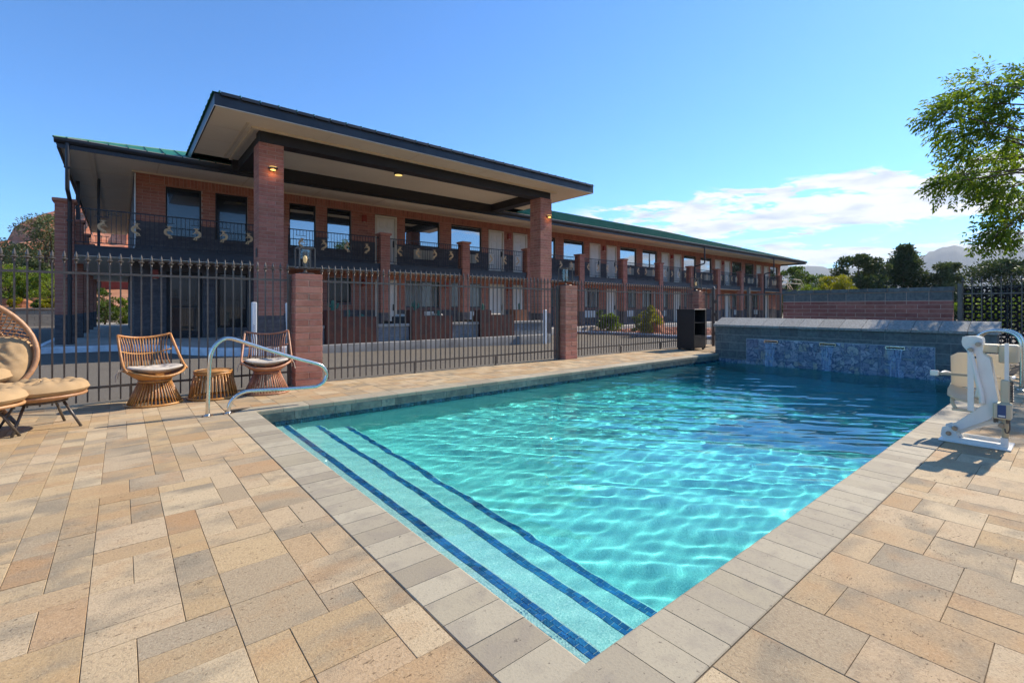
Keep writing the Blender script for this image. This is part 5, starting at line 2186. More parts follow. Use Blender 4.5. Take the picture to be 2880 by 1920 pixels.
def rattan_chair(mat, x, y, rz, label, seed):
    """drum base of spindles, shallow curved seat, fan back of spindles; faces local -Y"""
    t = thing('rattan_chair', label, 'chair', (x, y, 0), rz, 'rattan chairs by the fence')
    M_ = MAT[mat]
    # base
    b = MB()
    b.tube([(.285 * math.cos(a), .26 * math.sin(a), .014) for a in np.linspace(0, 2 * math.pi, 28)[:-1]], .014, 6, closed=True)
    b.tube([(.165 * math.cos(a), .15 * math.sin(a), .295) for a in np.linspace(0, 2 * math.pi, 28)[:-1]], .014, 6, closed=True)
    b.tube([(.17 * math.cos(a), .155 * math.sin(a), .325) for a in np.linspace(0, 2 * math.pi, 28)[:-1]], .013, 6, closed=True)
    b.build('base_ring', M_, t, local=True, smooth=True)
    for k in range(44):
        a = 2 * math.pi * k / 44
        s = MB()
        s.cyl((.28 * math.cos(a), .255 * math.sin(a), .02), (.16 * math.cos(a), .145 * math.sin(a), .295), .0078, n=5)
        s.build('base_spindle', M_, t, local=True, smooth=True)
    # seat: shallow bowl with a thick rim; back corners swept up into the back posts
    def rim(u):
        """seat rim, u in 0..1 round the loop starting front centre"""
        a = -math.pi / 2 + 2 * math.pi * u
        px, py = .315 * math.cos(a), .28 * math.sin(a)
        z = .365 + .085 * (abs(px) / .315) ** 2.2
        return (px, py, z)
    b = MB()
    rimp = [rim(k / 40) for k in range(40)]
    b.tube(rimp, .016, 7, closed=True)
    b.build('seat_rim', M_, t, local=True, smooth=True)
    b = MB()
    rows = []
    for i in range(7):
        f_ = i / 6
        rows.append([(rimp[j % 40][0] * (.5 + .5 * f_), rimp[j % 40][1] * (.55 + .45 * f_), .325 + (rimp[j % 40][2] - .325) * f_ ** 1.4 - .010) for j in range(41)])
    b.grid(rows)
    b.build('seat_weave', M_, t, local=True, smooth=True)
    # back: two posts, top rail (dipping), mid rail, spindles
    def back(u, v):
        """u -1..1 across, v 0..1 up"""
        w = .268 + .015 * v
        bow = .075 * (1 - u * u)
        zt = .86 - .045 * (1 - u * u)
        z0 = .39 + .06 * abs(u) ** 2.2
        return (u * w, .20 + .11 * v + bow, z0 + (zt - z0) * v)
    for s in (-1, 1):
        b = MB()
        pts = [(s * .312, -.10, .43)] + [(s * (.318 - .035 * v ** 1.2), -.04 + .25 * v ** .7 + .10 * v, .45 + .41 * v) for v in np.linspace(.05, 1, 9)]
        b.tube(pts, .016, 7)
        b.build('back_post', M_, t, local=True, smooth=True)
    b = MB()
    tp = [back(u, 1.0) for u in np.linspace(-1, 1, 15)]
    b.tube(tp, .015, 7)
    b.build('top_rail', M_, t, local=True, smooth=True)
    b = MB()
    b.tube([back(u, .52) for u in np.linspace(-1, 1, 15)], .009, 6)
    b.build('mid_rail', M_, t, local=True, smooth=True)
    for k in range(17):
        u = -0.93 + 1.86 * k / 16
        s = MB()
        s.tube([back(u * (.88 + .12 * abs(2 * v - 1.04) ** 2), v) for v in (0, .25, .52, .75, 1.0)], .007, 5)
        s.build('back_spindle', M_, t, local=True, smooth=True)
    # cushion with ties
    c = cushion_mesh(.275, .25, .055, [(-.10, -.05), (.10, -.05), (0, .1), (-.11, .13), (.11, .13)], seed, sag=.06)
    i = c.n()
    c.xf(Matrix.Translation((0, -.01, .405)))
    cu = c.build('cushion', MAT['cream'], t, local=True, smooth=True)
    for s in (-1, 1):
        b = MB()
        b.tube([(s * .25, .12, .44), (s * .33, .13, .44), (s * .36, .12, .38), (s * .37, .10, .31)], .005, 4)
        b.tube([(s * .25, .12, .44), (s * .32, .15, .42), (s * .33, .16, .34)], .005, 4)
        b.build('tie', MAT['cream'], cu, local=True)
    return t


rattan_chair('rattan', .33, 7.42, R(17), 'honey-coloured rattan chair with cream cushion, left of the little rattan table', 1)
rattan_chair('rattan_rose', 1.60, 7.40, R(-12), 'rose-brown rattan chair with cream cushion beside the brick fence pillar', 4)

# low rattan side table
t = thing('side_table', 'low round honey rattan side table between the two rattan chairs', 'table', (.96, 7.46, 0))
b = MB()
for (r_, z, tr) in ((.285, .016, .015), (.215, .335, .016), (.22, .36, .012)):
    b.tube([(r_ * math.cos(a), r_ * math.sin(a), z) for a in np.linspace(0, 2 * math.pi, 30)[:-1]], tr, 6, closed=True)
b.build('ring', MAT['rattan'], t, local=True, smooth=True)
for k in range(36):
    a = 2 * math.pi * k / 36
    s = MB()
    s.cyl((.28 * math.cos(a), .28 * math.sin(a), .02), (.212 * math.cos(a), .212 * math.sin(a), .345), .0085, n=5)
    s.build('spindle', MAT['rattan'], t, local=True, smooth=True)
for k in range(17):
    y = -.2 + .4 * k / 16
    hw = math.sqrt(max(.213 ** 2 - y * y, .0004))
    s = MB()
    s.cyl((-hw, y, .352), (hw, y, .352), .0105, n=6)
    s.build('top_cane', MAT['rattan'], t, local=True, smooth=True)


def ottoman(x, y, rz, label, seed):
    t = thing('ottoman', label, 'ottoman', (x, y, 0), rz, 'khaki cushioned ottomans')
    c = cushion_mesh(.37, .34, .125, [(-.13, -.11), (.13, -.11), (-.13, .12), (.13, .12)], seed, sag=.02, shape=2.25, n=48)
    c.xf(Matrix.Translation((0, 0, .375)))
    c.build('cushion', MAT['khaki'], t, local=True, smooth=True)
    b = MB()
    b.tube([(.345 * math.cos(a), .315 * math.sin(a), .335) for a in np.linspace(0, 2 * math.pi, 32)[:-1]], .016, 6, closed=True)
    b.build('rim', MAT['rattan_pale'], t, local=True, smooth=True)
    b = MB()
    rows = []
    for i in range(6):
        f_ = i / 5
        rows.append([(.345 * (.15 + .85 * f_) * math.cos(a), .315 * (.15 + .85 * f_) * math.sin(a), .27 + .06 * f_ ** 2) for a in np.linspace(0, 2 * math.pi, 33)])
    b.grid(rows)
    b.build('basket', MAT['rattan_pale'], t, local=True, smooth=True)
    b = MB()
    b.tube([(.2 * math.cos(a), .18 * math.sin(a), .272) for a in np.linspace(0, 2 * math.pi, 24)[:-1]], .012, 6, closed=True)
    b.build('frame_ring', MAT['iron'], t, local=True, smooth=True)
    for (sx, sy) in ((1, 1), (-1, 1), (1, -1), (-1, -1)):
        b = MB()
        b.cyl((sx * .14, sy * .12, .272), (sx * .25, sy * .22, 0), .0125, n=8)
        b.build('leg', MAT['iron'], t, local=True, smooth=True)
    return t


ottoman(-.62, 6.62, R(20), 'khaki tufted ottoman with black legs, nearer the rattan chairs', 2)
ottoman(-1.03, 6.22, R(-15), 'khaki tufted ottoman cut off by the left edge of the picture', 5)


def egg_chair():
    t = thing('egg_chair', 'woven egg chair with khaki cushions at the left edge', 'chair', (-1.35, 7.08, 0), R(18))
    M_ = MAT['rattan_pale']
    # rim: an egg-shaped hoop leaning back, opening to local -Y
    def hoop(a):
        w = .64 * math.sin(a)
        zc = -math.cos(a)
        z = .80 + .545 * zc
        w *= 1 - .12 * zc
        y = -.26 + .30 * (z - .30) / 1.16
        return (w, y, z)
    H = [hoop(a) for a in np.linspace(0, 2 * math.pi, 44)[:-1]]
    b = MB()
    b.tube(H, .026, 8, closed=True)
    b.build('hoop', M_, t, local=True, smooth=True)
    # bowl behind the hoop
    cen = Vector((0, .42, .68))

    def shell(a, f_):
        h = Vector(hoop(a))
        back = Vector((h.x * (1 - f_) ** .8, 0, cen.z + (h.z - cen.z) * (1 - f_) ** .8))
        y = h.y + (cen.y + .12 - h.y) * math.sin(f_ * math.pi / 2)
        return (back.x, y, back.z)
    AA = np.linspace(0, 2 * math.pi, 73)[:-1]
    b = MB()
    n = 72
    for k in range(n):                      # open lattice: two families of canes
        for sgn in (1, -1):
            b.tube([shell(AA[k] + sgn * .9 * f_, f_) for f_ in np.linspace(0, .92, 8)], .0058, 4)
    b.build('lattice', M_, t, local=True, smooth=True, kind='stuff')
    for f_ in (.28, .6):
        b = MB()
        b.tube([shell(a, f_) for a in AA[::2]], .012, 6, closed=True)
        b.build('ring', M_, t, local=True, smooth=True)
    b = MB()
    rows = [[shell(a, f_) for a in np.linspace(math.pi * 1.5, math.pi * 2.5, 25)] for f_ in np.linspace(0.02, .97, 8)]
    b.grid(rows)
    b.build('woven_seat', M_, t, local=True, smooth=True)
    # seat and back cushions, side bolster
    c = cushion_mesh(.50, .42, .16, [(-.16, -.1), (.16, -.1), (0, .16)], 3, sag=.05, n=44)
    c.xf(Matrix.Translation((0, .02, .48)) @ Matrix.Rotation(R(6), 4, 'X'))
    c.build('seat_cushion', MAT['khaki'], t, local=True, smooth=True)
    for (nm, rx, ry, th, cen_, nrm, sd) in (('side_cushion', .31, .30, .15, (.35, .04, .62), (-.50, -.72, .42), 6), ('back_cushion', .36, .34, .15, (-.12, .26, .74), (0, -.86, .5), 8)):
        c = cushion_mesh(rx, ry, th, [(0, 0)], sd, n=44, shape=3.2)
        c.xf(Matrix.Translation(cen_) @ Vector(nrm).to_track_quat('Z', 'Y').to_matrix().to_4x4())
        c.build(nm, MAT['khaki'], t, local=True, smooth=True)
    for (sx, sy) in ((1, -1), (-1, -1), (1, 1), (-1, 1)):
        b = MB()
        b.cyl((sx * .25, sy * .2 + .1, .36), (sx * .40, sy * .30 + .08, .12), .030, .024, 8)
        lg = b.build('leg', M_, t, local=True, smooth=True)
        b = MB()
        b.cyl((sx * .40, sy * .30 + .08, .121), (sx * .475, sy * .35 + .07, .0), .022, .018, 8)
        b.build('leg_tip', MAT['iron'], lg, local=True, smooth=True)


egg_chair()

# ------------------------------------------------------------------ curved steel handrail at the steps
t = thing('pool_handrail', 'curved stainless steel handrail at the shallow end of the pool', 'handrail', (.75, 6.2, 0))
def smooth_path(pts, n=6):
    out = []
    P = [Vector(p) for p in pts]
    for k in range(len(P) - 1):
        p0, p1, p2, p3 = P[max(k - 1, 0)], P[k], P[k + 1], P[min(k + 2, len(P) - 1)]
        for s in range(n):
            u = s / n
            out.append(tuple(0.5 * ((2 * p1) + (-p0 + p2) * u + (2 * p0 - 5 * p1 + 4 * p2 - p3) * u * u + (-p0 + 3 * p1 - 3 * p2 + p3) * u ** 3)))
    out.append(tuple(P[-1]))
    return out


rp_ = [(.742, .0), (.75, .30), (.765, .62), (.785, .72), (.83, .80), (.90, .85), (.965, .853), (1.06, .82), (1.27, .735), (1.61, .60), (1.90, .50),
       (1.985, .455), (2.03, .39), (2.035, .33), (2.00, .255), (1.93, .215), (1.85, .205), (1.54, .215), (1.18, .235), (1.09, .225), (1.02, .19), (.965, .13), (.945, .06), (.942, .0)]
b = MB()
b.tube(smooth_path([(x, 6.2, z) for x, z in rp_], 5), .0215, 12)
b.build('tube', MAT['chrome'], t, smooth=True)
for x in (.742, .942):
    b = MB()
    b.lathe([(.055, .0), (.055, .008), (.028, .016), (.024, .024)], (x, 6.2, .001), 18)
    smooth_angle(b.build('escutcheon', MAT['chrome'], t))

# ladder rails at the far right
t = thing('pool_ladder', 'pair of arched steel ladder rails at the deep end beside the lift', 'ladder', (10.3, .9, 0))
for x in (10.12, 10.62):
    b = MB()
    pts = [(x, .58, 0), (x, .58, .45), (x, .60, .72), (x, .68, .83), (x, .82, .86), (x, .96, .83), (x, 1.06, .72), (x, 1.14, .45), (x, 1.16, .0), (x, 1.16, -.9)]
    b.tube(smooth_path(pts, 5), .021, 12)
    b.build('rail', MAT['chrome'], t, smooth=True)
    b = MB()
    b.lathe([(.055, .0), (.055, .008), (.026, .02)], (x, .58, .001), 16)
    smooth_angle(b.build('escutcheon', MAT['chrome'], t))
for z in (-.30, -.55, -.80):
    b = MB()
    b.box(10.14, 10.60, 1.13, 1.20, z, z + .03)
    b.build('tread', MAT['chrome'], t)

# ------------------------------------------------------------------ pool lift
lift = thing('pool_lift', 'white powered pool lift with cream seat standing on the deck', 'pool lift', (5.88, .62, 0))
LW = MAT['lift_white']
b = MB()
b.bbox(5.71, 6.05, .385, .845, .002, .016, .004)
b.build('base_plate', LW, lift)
for x in (5.745, 5.995):
    b = MB()
    b.box(x, x + .012, .42, .80, .016, .045)
    b.build('base_channel', LW, lift)
# main arm: cranked plate, seen from its side
arm = [(.688, .943), (.656, .950), (.597, .951), (.565, .938), (.559, .92), (.559, .802), (.515, .762), (.492, .60), (.469, .434), (.466, .40), (.478, .33), (.491, .282), (.515, .245), (.546, .219),
       (.722, .100), (.745, .085), (.80, .075), (.812, .10), (.80, .122), (.749, .150), (.572, .339), (.556, .38), (.585, .60), (.604, .799), (.642, .796), (.688, .865), (.694, .90)]
b = MB()
b.prism(arm, 'x', 5.77, 5.80)
b.prism([(y, z) for y, z in arm], 'x', 5.905, 5.925)
smooth_angle(b.build('arm', LW, lift), 30)
b = MB()
b.prism([(.55, .30), (.50, .42), (.53, .70), (.56, .70), (.58, .42)], 'x', 5.801, 5.904)
b.build('arm_web', LW, lift)
b = MB()
b.tube(smooth_path([(5.752, .640, .83), (5.752, .615, .70), (5.752, .588, .56), (5.752, .566, .45), (5.752, .562, .37)], 4), [.02] * 16 + [.018], 12)
b.build('link_tube', LW, lift, smooth=True)
b = MB()
b.box(5.735, 5.749, .612, .652, .30, .80)
b.build('cover_strip', LW, lift)
b = MB()
b.prism([(.80, .016), (.83, .05), (.82, .12), (.78, .14), (.73, .10), (.70, .016)], 'x', 5.741, 5.768)
b.prism([(.80, .016), (.83, .05), (.82, .12), (.78, .14), (.73, .10), (.70, .016)], 'x', 5.928, 5.95)
b.build('pivot_bracket', LW, lift)
b = MB()
b.tube(smooth_path([(5.84, .72, .085), (5.84, .62, .155), (5.84, .54, .20), (5.84, .47, .22), (5.84, .43, .21)], 5), [.022 + .0009 * k for k in range(21)], 10)
b.build('lower_brace', LW, lift, smooth=True)
b = MB()
for (y, z) in ((.585, .885), (.633, .832), (.775, .075), (.735, .125), (.445, .205)):
    b.cyl((5.735, y, z), (5.79, y, z), .020, .018, 14)
    b.cyl((5.722, y, z), (5.735, y, z), .012, .011, 10)
b.build('bolts', MAT['steel'], lift)
# actuator, control box, battery
b = MB()
b.box(5.765, 5.80, .403, .428, .575, .90)
b.build('actuator_rod', LW, lift)
b = MB()
b.bbox(5.75, 5.82, .398, .450, .39, .59, .006)
b.build('actuator_housing', MAT['lift_box'], lift)
b = MB()
b.cyl((5.785, .425, .08), (5.785, .425, .40), .022, n=12)
b.build('actuator_tube', MAT['lift_box'], lift, smooth=True)
b = MB()
b.box(5.76, 5.82, .405, .45, .016, .10)
b.build('actuator_foot', LW, lift)
b = MB()
b.bbox(5.72, 5.83, .384, .494, .262, .395, .008)
cb = b.build('control_box', MAT['lift_box'], lift)
b = MB()
b.box(5.7165, 5.7195, .415, .466, .275, .382)
lb = b.build('label', MAT['lift_blue'], cb)
b = MB()
b.box(5.7150, 5.7163, .420, .460, .284, .296)
b.build('label_strip', MAT['lift_white'], lb)
b = MB()
for (y, z0) in ((.485, .225), (.47, .23), (.41, .228)):
    b.cyl((5.75, y, .262), (5.75, y, z0), .008, n=8)
b.tube(smooth_path([(5.76, .40, .262), (5.76, .396, .19), (5.76, .405, .15), (5.76, .42, .15), (5.76, .425, .18)], 5), .005, 6)
b.build('cable', MAT['iron'], cb)
b = MB()
b.tube([(5.80 + .012 * math.cos(k), .388 + .012 * math.sin(k), .40 + k * .0022) for k in np.arange(0, 80, .55)], .004, 5)
b.build('coil_cord', MAT['iron'], lift, smooth=True)
b = MB()
b.bbox(5.84, 6.02, .352, .47, .725, .882, .01)
b.bbox(5.842, 6.018, .471, .575, .81, .880, .008)
b.build('battery_box', MAT['lift_box'], lift)
# seat facing the camera side
def curved_panel(pts_fn, nu, nv, thick):
    b = MB()
    top = [[pts_fn(u, v) for u in np.linspace(-1, 1, nu)] for v in np.linspace(0, 1, nv)]
    b.grid(top)
    bot = [[(p[0] + thick[0], p[1] + thick[1], p[2] + thick[2]) for p in row] for row in top]
    b.grid(bot, flip=True)
    edge = top[0] + [r[-1] for r in top[1:]] + top[-1][::-1][1:] + [r[0] for r in top[::-1][1:-1]]
    m = len(edge)
    i = b.n()
    b.v += [tuple(p) for p in edge] + [(p[0] + thick[0], p[1] + thick[1], p[2] + thick[2]) for p in edge]
    for k in range(m):
        k2 = (k + 1) % m
        b.f.append((i + k, i + m + k, i + m + k2, i + k2))
    return b


YC = .640


def seat_back(u, v):
    w = .205 - .012 * (1 - v)
    su = math.copysign(abs(u) ** .85, u)
    corner = .035 * max(0, abs(u) - .72) / .28 if v > .85 else 0
    return (6.36 + .05 * v - .045 * (1 - abs(u) ** 2.2) * 0 - .05 * abs(u) ** 2.5, YC + su * w, .43 + .33 * v - corner * (v - .85) / .15)


b = curved_panel(seat_back, 17, 12, (.018, 0, 0))
sb = smooth_angle(b.build('seat_back', MAT['lift_cream'], lift), 50)
b = MB()
b.bbox(6.342, 6.40, YC - .06, YC + .06, .715, .735, .006)
b.build('hand_slot', MAT['beam'], sb)


def seat_pan(u, v):
    y = YC + .20 * u * (1 - .10 * v * v)
    x = 6.36 - .36 * v
    z = .415 - .03 * math.sin(v * 2.6) + .05 * abs(u) ** 3 - .05 * max(0, v - .8) / .2
    return (x, y, z)


b = curved_panel(seat_pan, 17, 12, (0, 0, -.018))
smooth_angle(b.build('seat', MAT['lift_cream'], lift), 50)
b = MB()
for s in (-1, 1):
    b.tube(smooth_path([(6.10, YC + s * .15, .385), (6.02, YC + s * .15, .33), (5.98, YC + s * .12, .27)], 4), .014, 8)
b.box(5.93, 6.01, YC - .14, YC + .14, .255, .272)
b.build('footrest', MAT['lift_cream'], lift)
for s in (-1, 1):
    b = MB()
    b.tube(smooth_path([(6.40, YC + s * .215, .55), (6.28, YC + s * .235, .57), (6.10, YC + s * .235, .57)], 4), .014, 8)
    b.build('armrest', LW, lift, smooth=True)
b = MB()
b.box(6.04, 6.052, .47, .90, .565, .588)
sbt = b.build('seat_belt', MAT['steel'], lift)
b = MB()
b.bbox(6.03, 6.062, .885, .95, .552, .60, .006)
b.build('buckle', LW, sbt)
b = MB()
b.tube([(6.34, YC, .40), (6.2, YC, .36), (5.95, .60, .42), (5.92, .58, .60)], .025, 10)
b.build('seat_support', LW, lift)
# ------------------------------------------------------------------ plants
def leaf_fan(P, D, L, Wd, rs, fold=0.0):
    """diamond leaves: base points P, directions D (unit), lengths L, widths Wd -> MB"""
    n = len(P)
    rv = rs.normal(size=(n, 3))
    S = np.cross(D, rv)
    S /= np.linalg.norm(S, axis=1, keepdims=True) + 1e-9
    tip = P + D * L[:, None]
    mid = P + D * (L * .45)[:, None]
    a, c = mid + S * (Wd / 2)[:, None], mid - S * (Wd / 2)[:, None]
    V = np.stack([P, a, tip, c], 1).reshape(-1, 3)
    F = np.arange(4 * n).reshape(n, 4)
    return V, F


def mb_from(V, F):
    b = MB()
    b.v, b.f = V.tolist(), F.tolist()
    return b


def unit(v):
    return v / (np.linalg.norm(v, axis=-1, keepdims=True) + 1e-9)


def crown_points(rs, centres, radii, per):
    P, C = [], []
    for c, r in zip(centres, radii):
        q = unit(rs.normal(size=(per, 3))) * (rs.rand(per, 1) ** 0.45) * r
        q[:, 2] *= .75
        P.append(np.array(c) + q)
        C.append(np.repeat(np.array(c)[None], per, 0))
    return np.concatenate(P), np.concatenate(C)


def bushy_tree(name, label, x, y, z0, h, w, mat, seed, shape='round', clumps=70, per=110, leaf=(.10, .20), group=None, trunk=.0, cat='tree'):
    rs = np.random.RandomState(seed)
    t = thing(name, label, cat, (x, y, z0), group=group)
    C, Rr = [], []
    while len(C) < clumps:
        u = rs.rand() ** .8
        if shape == 'cone':
            rad = w / 2 * (1 - u) ** .75 * (0.45 + .55 * min(1, u * 6))
        elif shape == 'pine':
            u = math.floor(u * 6) / 6 + rs.normal(0, .02)
            rad = w / 2 * (1 - max(u, 0)) ** .5 * (.6 + .4 * rs.rand())
        else:
            rad = w / 2 * math.sqrt(max(0, 1 - (2 * u - 1) ** 2)) * .95 + .05 * w
        a = rs.rand() * 6.283
        q = rad * math.sqrt(rs.rand()) * (1.0 if rs.rand() < .85 else 1.18)
        zz = z0 + trunk + (h - trunk) * (.08 + .9 * u)
        C.append((x + q * math.cos(a), y + q * math.sin(a), zz))
        Rr.append(w * rs.uniform(.09, .18) * (1.15 - .5 * u))
    P, CC = crown_points(rs, C, Rr, per)
    D = unit((P - CC) + rs.normal(size=P.shape) * .12 * w / 4 + np.array([0, 0, .10 * w / 4]))
    n = len(P)
    L = rs.uniform(leaf[0], leaf[1], n)
    V, F = leaf_fan(P, D, L, L * .62, rs)
    mb_from(V, F).build('crown', MAT[mat], t)
    b = MB()
    r0 = max(.05, h * .028)
    b.tube([(x, y, z0 - .2), (x + .05 * w * rs.normal(), y, z0 + h * .3), (x + .05 * w * rs.normal(), y, z0 + h * .65), (x, y, z0 + h * .88)], [r0, r0 * .8, r0 * .45, r0 * .12], 8)
    for k in range(min(12, clumps)):
        c = C[rs.randint(len(C))]
        zb = z0 + (c[2] - z0) * .55
        b.tube([(x, y, zb), tuple((np.array((x, y, zb)) + np.array(c)) / 2 + np.array((0, 0, .04 * h))), c], [r0 * .4, r0 * .25, r0 * .08], 5)
    b.build('trunk', MAT['bark'], t, smooth=True)
    return t


def at(px, py, depth):
    d = FWD + RGT * ((px - W_PX / 2) / F_PX) + Vector((0, 0, 1)) * ((HORIZON - py) / F_PX)
    return Vector((0, 0, CAM_H)) + d * depth


# ---- tree overhanging the deep end on the right
def ash_tree():
    rs = np.random.RandomState(21)
    t = thing('leafy_tree', 'tall leafy green tree reaching in from the right edge', 'tree', (16.6, -1.9, -.2))
    pix = [(2640, 318), (2668, 285), (2705, 250), (2752, 238), (2805, 262), (2850, 262), (2878, 215), (2668, 372), (2716, 318), (2775, 310), (2835, 330), (2700, 400), (2755, 372),
           (2810, 392), (2862, 400), (2688, 452), (2738, 440), (2792, 455), (2848, 462), (2648, 512), (2690, 490), (2728, 502), (2778, 500), (2830, 520), (2876, 540),
           (2820, 575), (2862, 600), (2800, 535), (2785, 655), (2820, 628), (2856, 655)]
    C = [np.array(at(px + 22, py, 10.6 + 1.9 * rs.rand())) for px, py in pix]
    Rr = [.40 + .14 * rs.rand() for _ in C]
    while len(C) < 92:
        q = unit(rs.normal(size=3)) * rs.rand() ** .4
        c = np.array((16.0, -1.5, 5.3)) + q * np.array((2.5, 2.3, 2.5))
        r_ = project(c)
        if r_ is not None and r_[0] < 2890:
            continue
        C.append(c)
        Rr.append(.5 + .2 * rs.rand())
    hub = [np.array((16.5, -1.7, 2.4)), np.array((16.2, -1.2, 3.8)), np.array((15.9, -.7, 5.0)), np.array((16.6, -1.7, 4.6)), np.array((16.2, -1.9, 6.2)), np.array((15.6, -.2, 4.0))]
    b = MB()
    b.tube([(16.6, -1.9, -.3), (16.58, -1.85, 1.0), tuple(hub[0])], [.19, .165, .14], 10)
    for h_, src, r0, r1 in ((1, 0, .11, .08), (3, 0, .10, .07), (2, 1, .075, .05), (4, 3, .07, .045), (5, 1, .06, .045)):
        m = (hub[src] + hub[h_]) / 2 + rs.normal(size=3) * .08
        b.tube([tuple(hub[src]), tuple(m), tuple(hub[h_])], [r0, (r0 + r1) / 2, r1], 8)
    PP, DD, LL = [], [], []
    for c, r_ in zip(C, Rr):
        k = min(range(6), key=lambda q: np.linalg.norm(hub[q] - c) + (0.3 if q == 0 else 0))
        m = (hub[k] + c) / 2 + np.array((0, 0, .18)) + rs.normal(size=3) * .06
        b.tube([tuple(hub[k]), tuple(m), tuple(c)], [.032, .02, .008], 5)
        out = unit(c - np.array((16.2, -1.3, 5.0)))
        for q in range(30):
            d0 = unit(rs.normal(size=3) + out * .7)
            base = c + d0 * r_ * rs.uniform(.1, .75)
            d1 = unit(d0 + np.array((0, 0, -.55)) + out * .45)
            ln = rs.uniform(.26, .42)
            if q % 3 == 0:
                b.tube([tuple(c), tuple(base), tuple(base + d1 * ln * .8)], [.006, .004, .002], 3)
            side = unit(np.cross(d1, rs.normal(size=3)))
            for j in range(6):
                f_ = (j + .5) / 6
                p = base + d1 * ln * f_ + np.array((0, 0, -.06 * f_ * f_))
                for s in (1, -1):
                    PP.append(p)
                    DD.append(unit(side * s + d1 * .75 + np.array((0, 0, -.45)) + rs.normal(size=3) * .15))
                    LL.append(rs.uniform(.085, .135))
            PP.append(base + d1 * ln)
            DD.append(unit(d1 + np.array((0, 0, -.5))))
            LL.append(.12)
    b.build('trunk', MAT['bark'], t, smooth=True)
    PP, DD, LL = np.array(PP), np.array(DD), np.array(LL)
    V, F = leaf_fan(PP, DD, LL, LL * .40, rs)
    mb_from(V, F).build('crown', MAT['leaf_ash'], t)


ash_tree()

# ---- trees behind the right-hand wall
def place(px, depth):
    p = at(px, HORIZON, depth)
    return p.x, p.y


x, y = place(2415, 46)
bushy_tree('juniper_tree', 'dark ragged juniper standing left of the tallest dark tree', x, y, -.3, 6.6, 5.2, 'leaf_juniper', 1, 'round', 95, 150, (.12, .30), group='trees beyond the end wall')
x, y = place(2452, 50)
bushy_tree('juniper_tree', 'narrow dark juniper squeezed between two broader ones', x, y, -.3, 6.2, 3.0, 'leaf_juniper', 2, 'cone', 70, 130, (.12, .30), group='trees beyond the end wall')
x, y = place(2545, 47)
bushy_tree('juniper_tree', 'broad dark cone-shaped juniper, tallest tree behind the brick enclosure wall', x, y, -.3, 7.6, 6.6, 'leaf_juniper', 3, 'cone', 130, 150, (.12, .30), group='trees beyond the end wall')
x, y = place(2665, 45)
bushy_tree('pine_tree', 'yellowish open-branched pine right of the tallest juniper', x, y, -.3, 6.4, 4.6, 'leaf_pale', 4, 'pine', 80, 150, (.12, .28), group='trees beyond the end wall')
x, y = place(2815, 48)
bushy_tree('juniper_tree', 'wide flat-topped juniper above the lattice screen', x, y, -.3, 6.2, 7.5, 'leaf_juniper', 5, 'round', 110, 150, (.12, .30), group='trees beyond the end wall')
x, y = place(2960, 46)
bushy_tree('juniper_tree', 'dark juniper at the far right edge behind the leafy tree', x, y, -.3, 6.5, 6.5, 'leaf_juniper', 6, 'round', 70, 110, (.10, .24), group='trees beyond the end wall')
x, y = place(2235, 55)
bushy_tree('deciduous_tree', 'light green airy tree just behind the far end of the motel', x, y, -.3, 6.2, 5.0, 'leaf_mid', 7, 'round', 80, 140, (.12, .26), group='trees beyond the end wall')
x, y = place(2290, 60)
bushy_tree('deciduous_tree', 'mid green bushy tree between motel end and yellow shrub', x, y, -.3, 5.6, 6.0, 'leaf_mid', 8, 'round', 90, 140, (.12, .26), group='trees beyond the end wall')
x, y = place(2345, 40)
bushy_tree('shrub', 'bright yellow-green shrub above the enclosure wall', x, y, -.3, 4.3, 3.2, 'leaf_yellow', 9, 'round', 60, 130, (.08, .16), group='trees beyond the end wall', cat='shrub')
x, y = place(2265, 42)
bushy_tree('shrub', 'pale green low shrub beside the stair rail', x, y, -.3, 3.6, 3.0, 'leaf_bright', 10, 'round', 50, 120, (.08, .16), group='trees beyond the end wall', cat='shrub')
# hedge glimpsed through the lattice
for k, (px, dep) in enumerate(((2740, 26), (2800, 25), (2862, 24), (2930, 24))):
    x, y = place(px, dep)
    bushy_tree('hedge_shrub', ['bright hedge shrub seen through the lattice nearest the enclosure wall', 'bright hedge shrub seen through the middle of the lattice',
                               'bright hedge shrub seen through the lattice near the edge', 'hedge shrub beyond the right edge of the picture'][k],
               x, y, -.25, 1.9, 2.2, 'leaf_bright', 30 + k, 'round', 30, 90, (.06, .13), group='hedge shrubs beyond the lattice', cat='shrub')

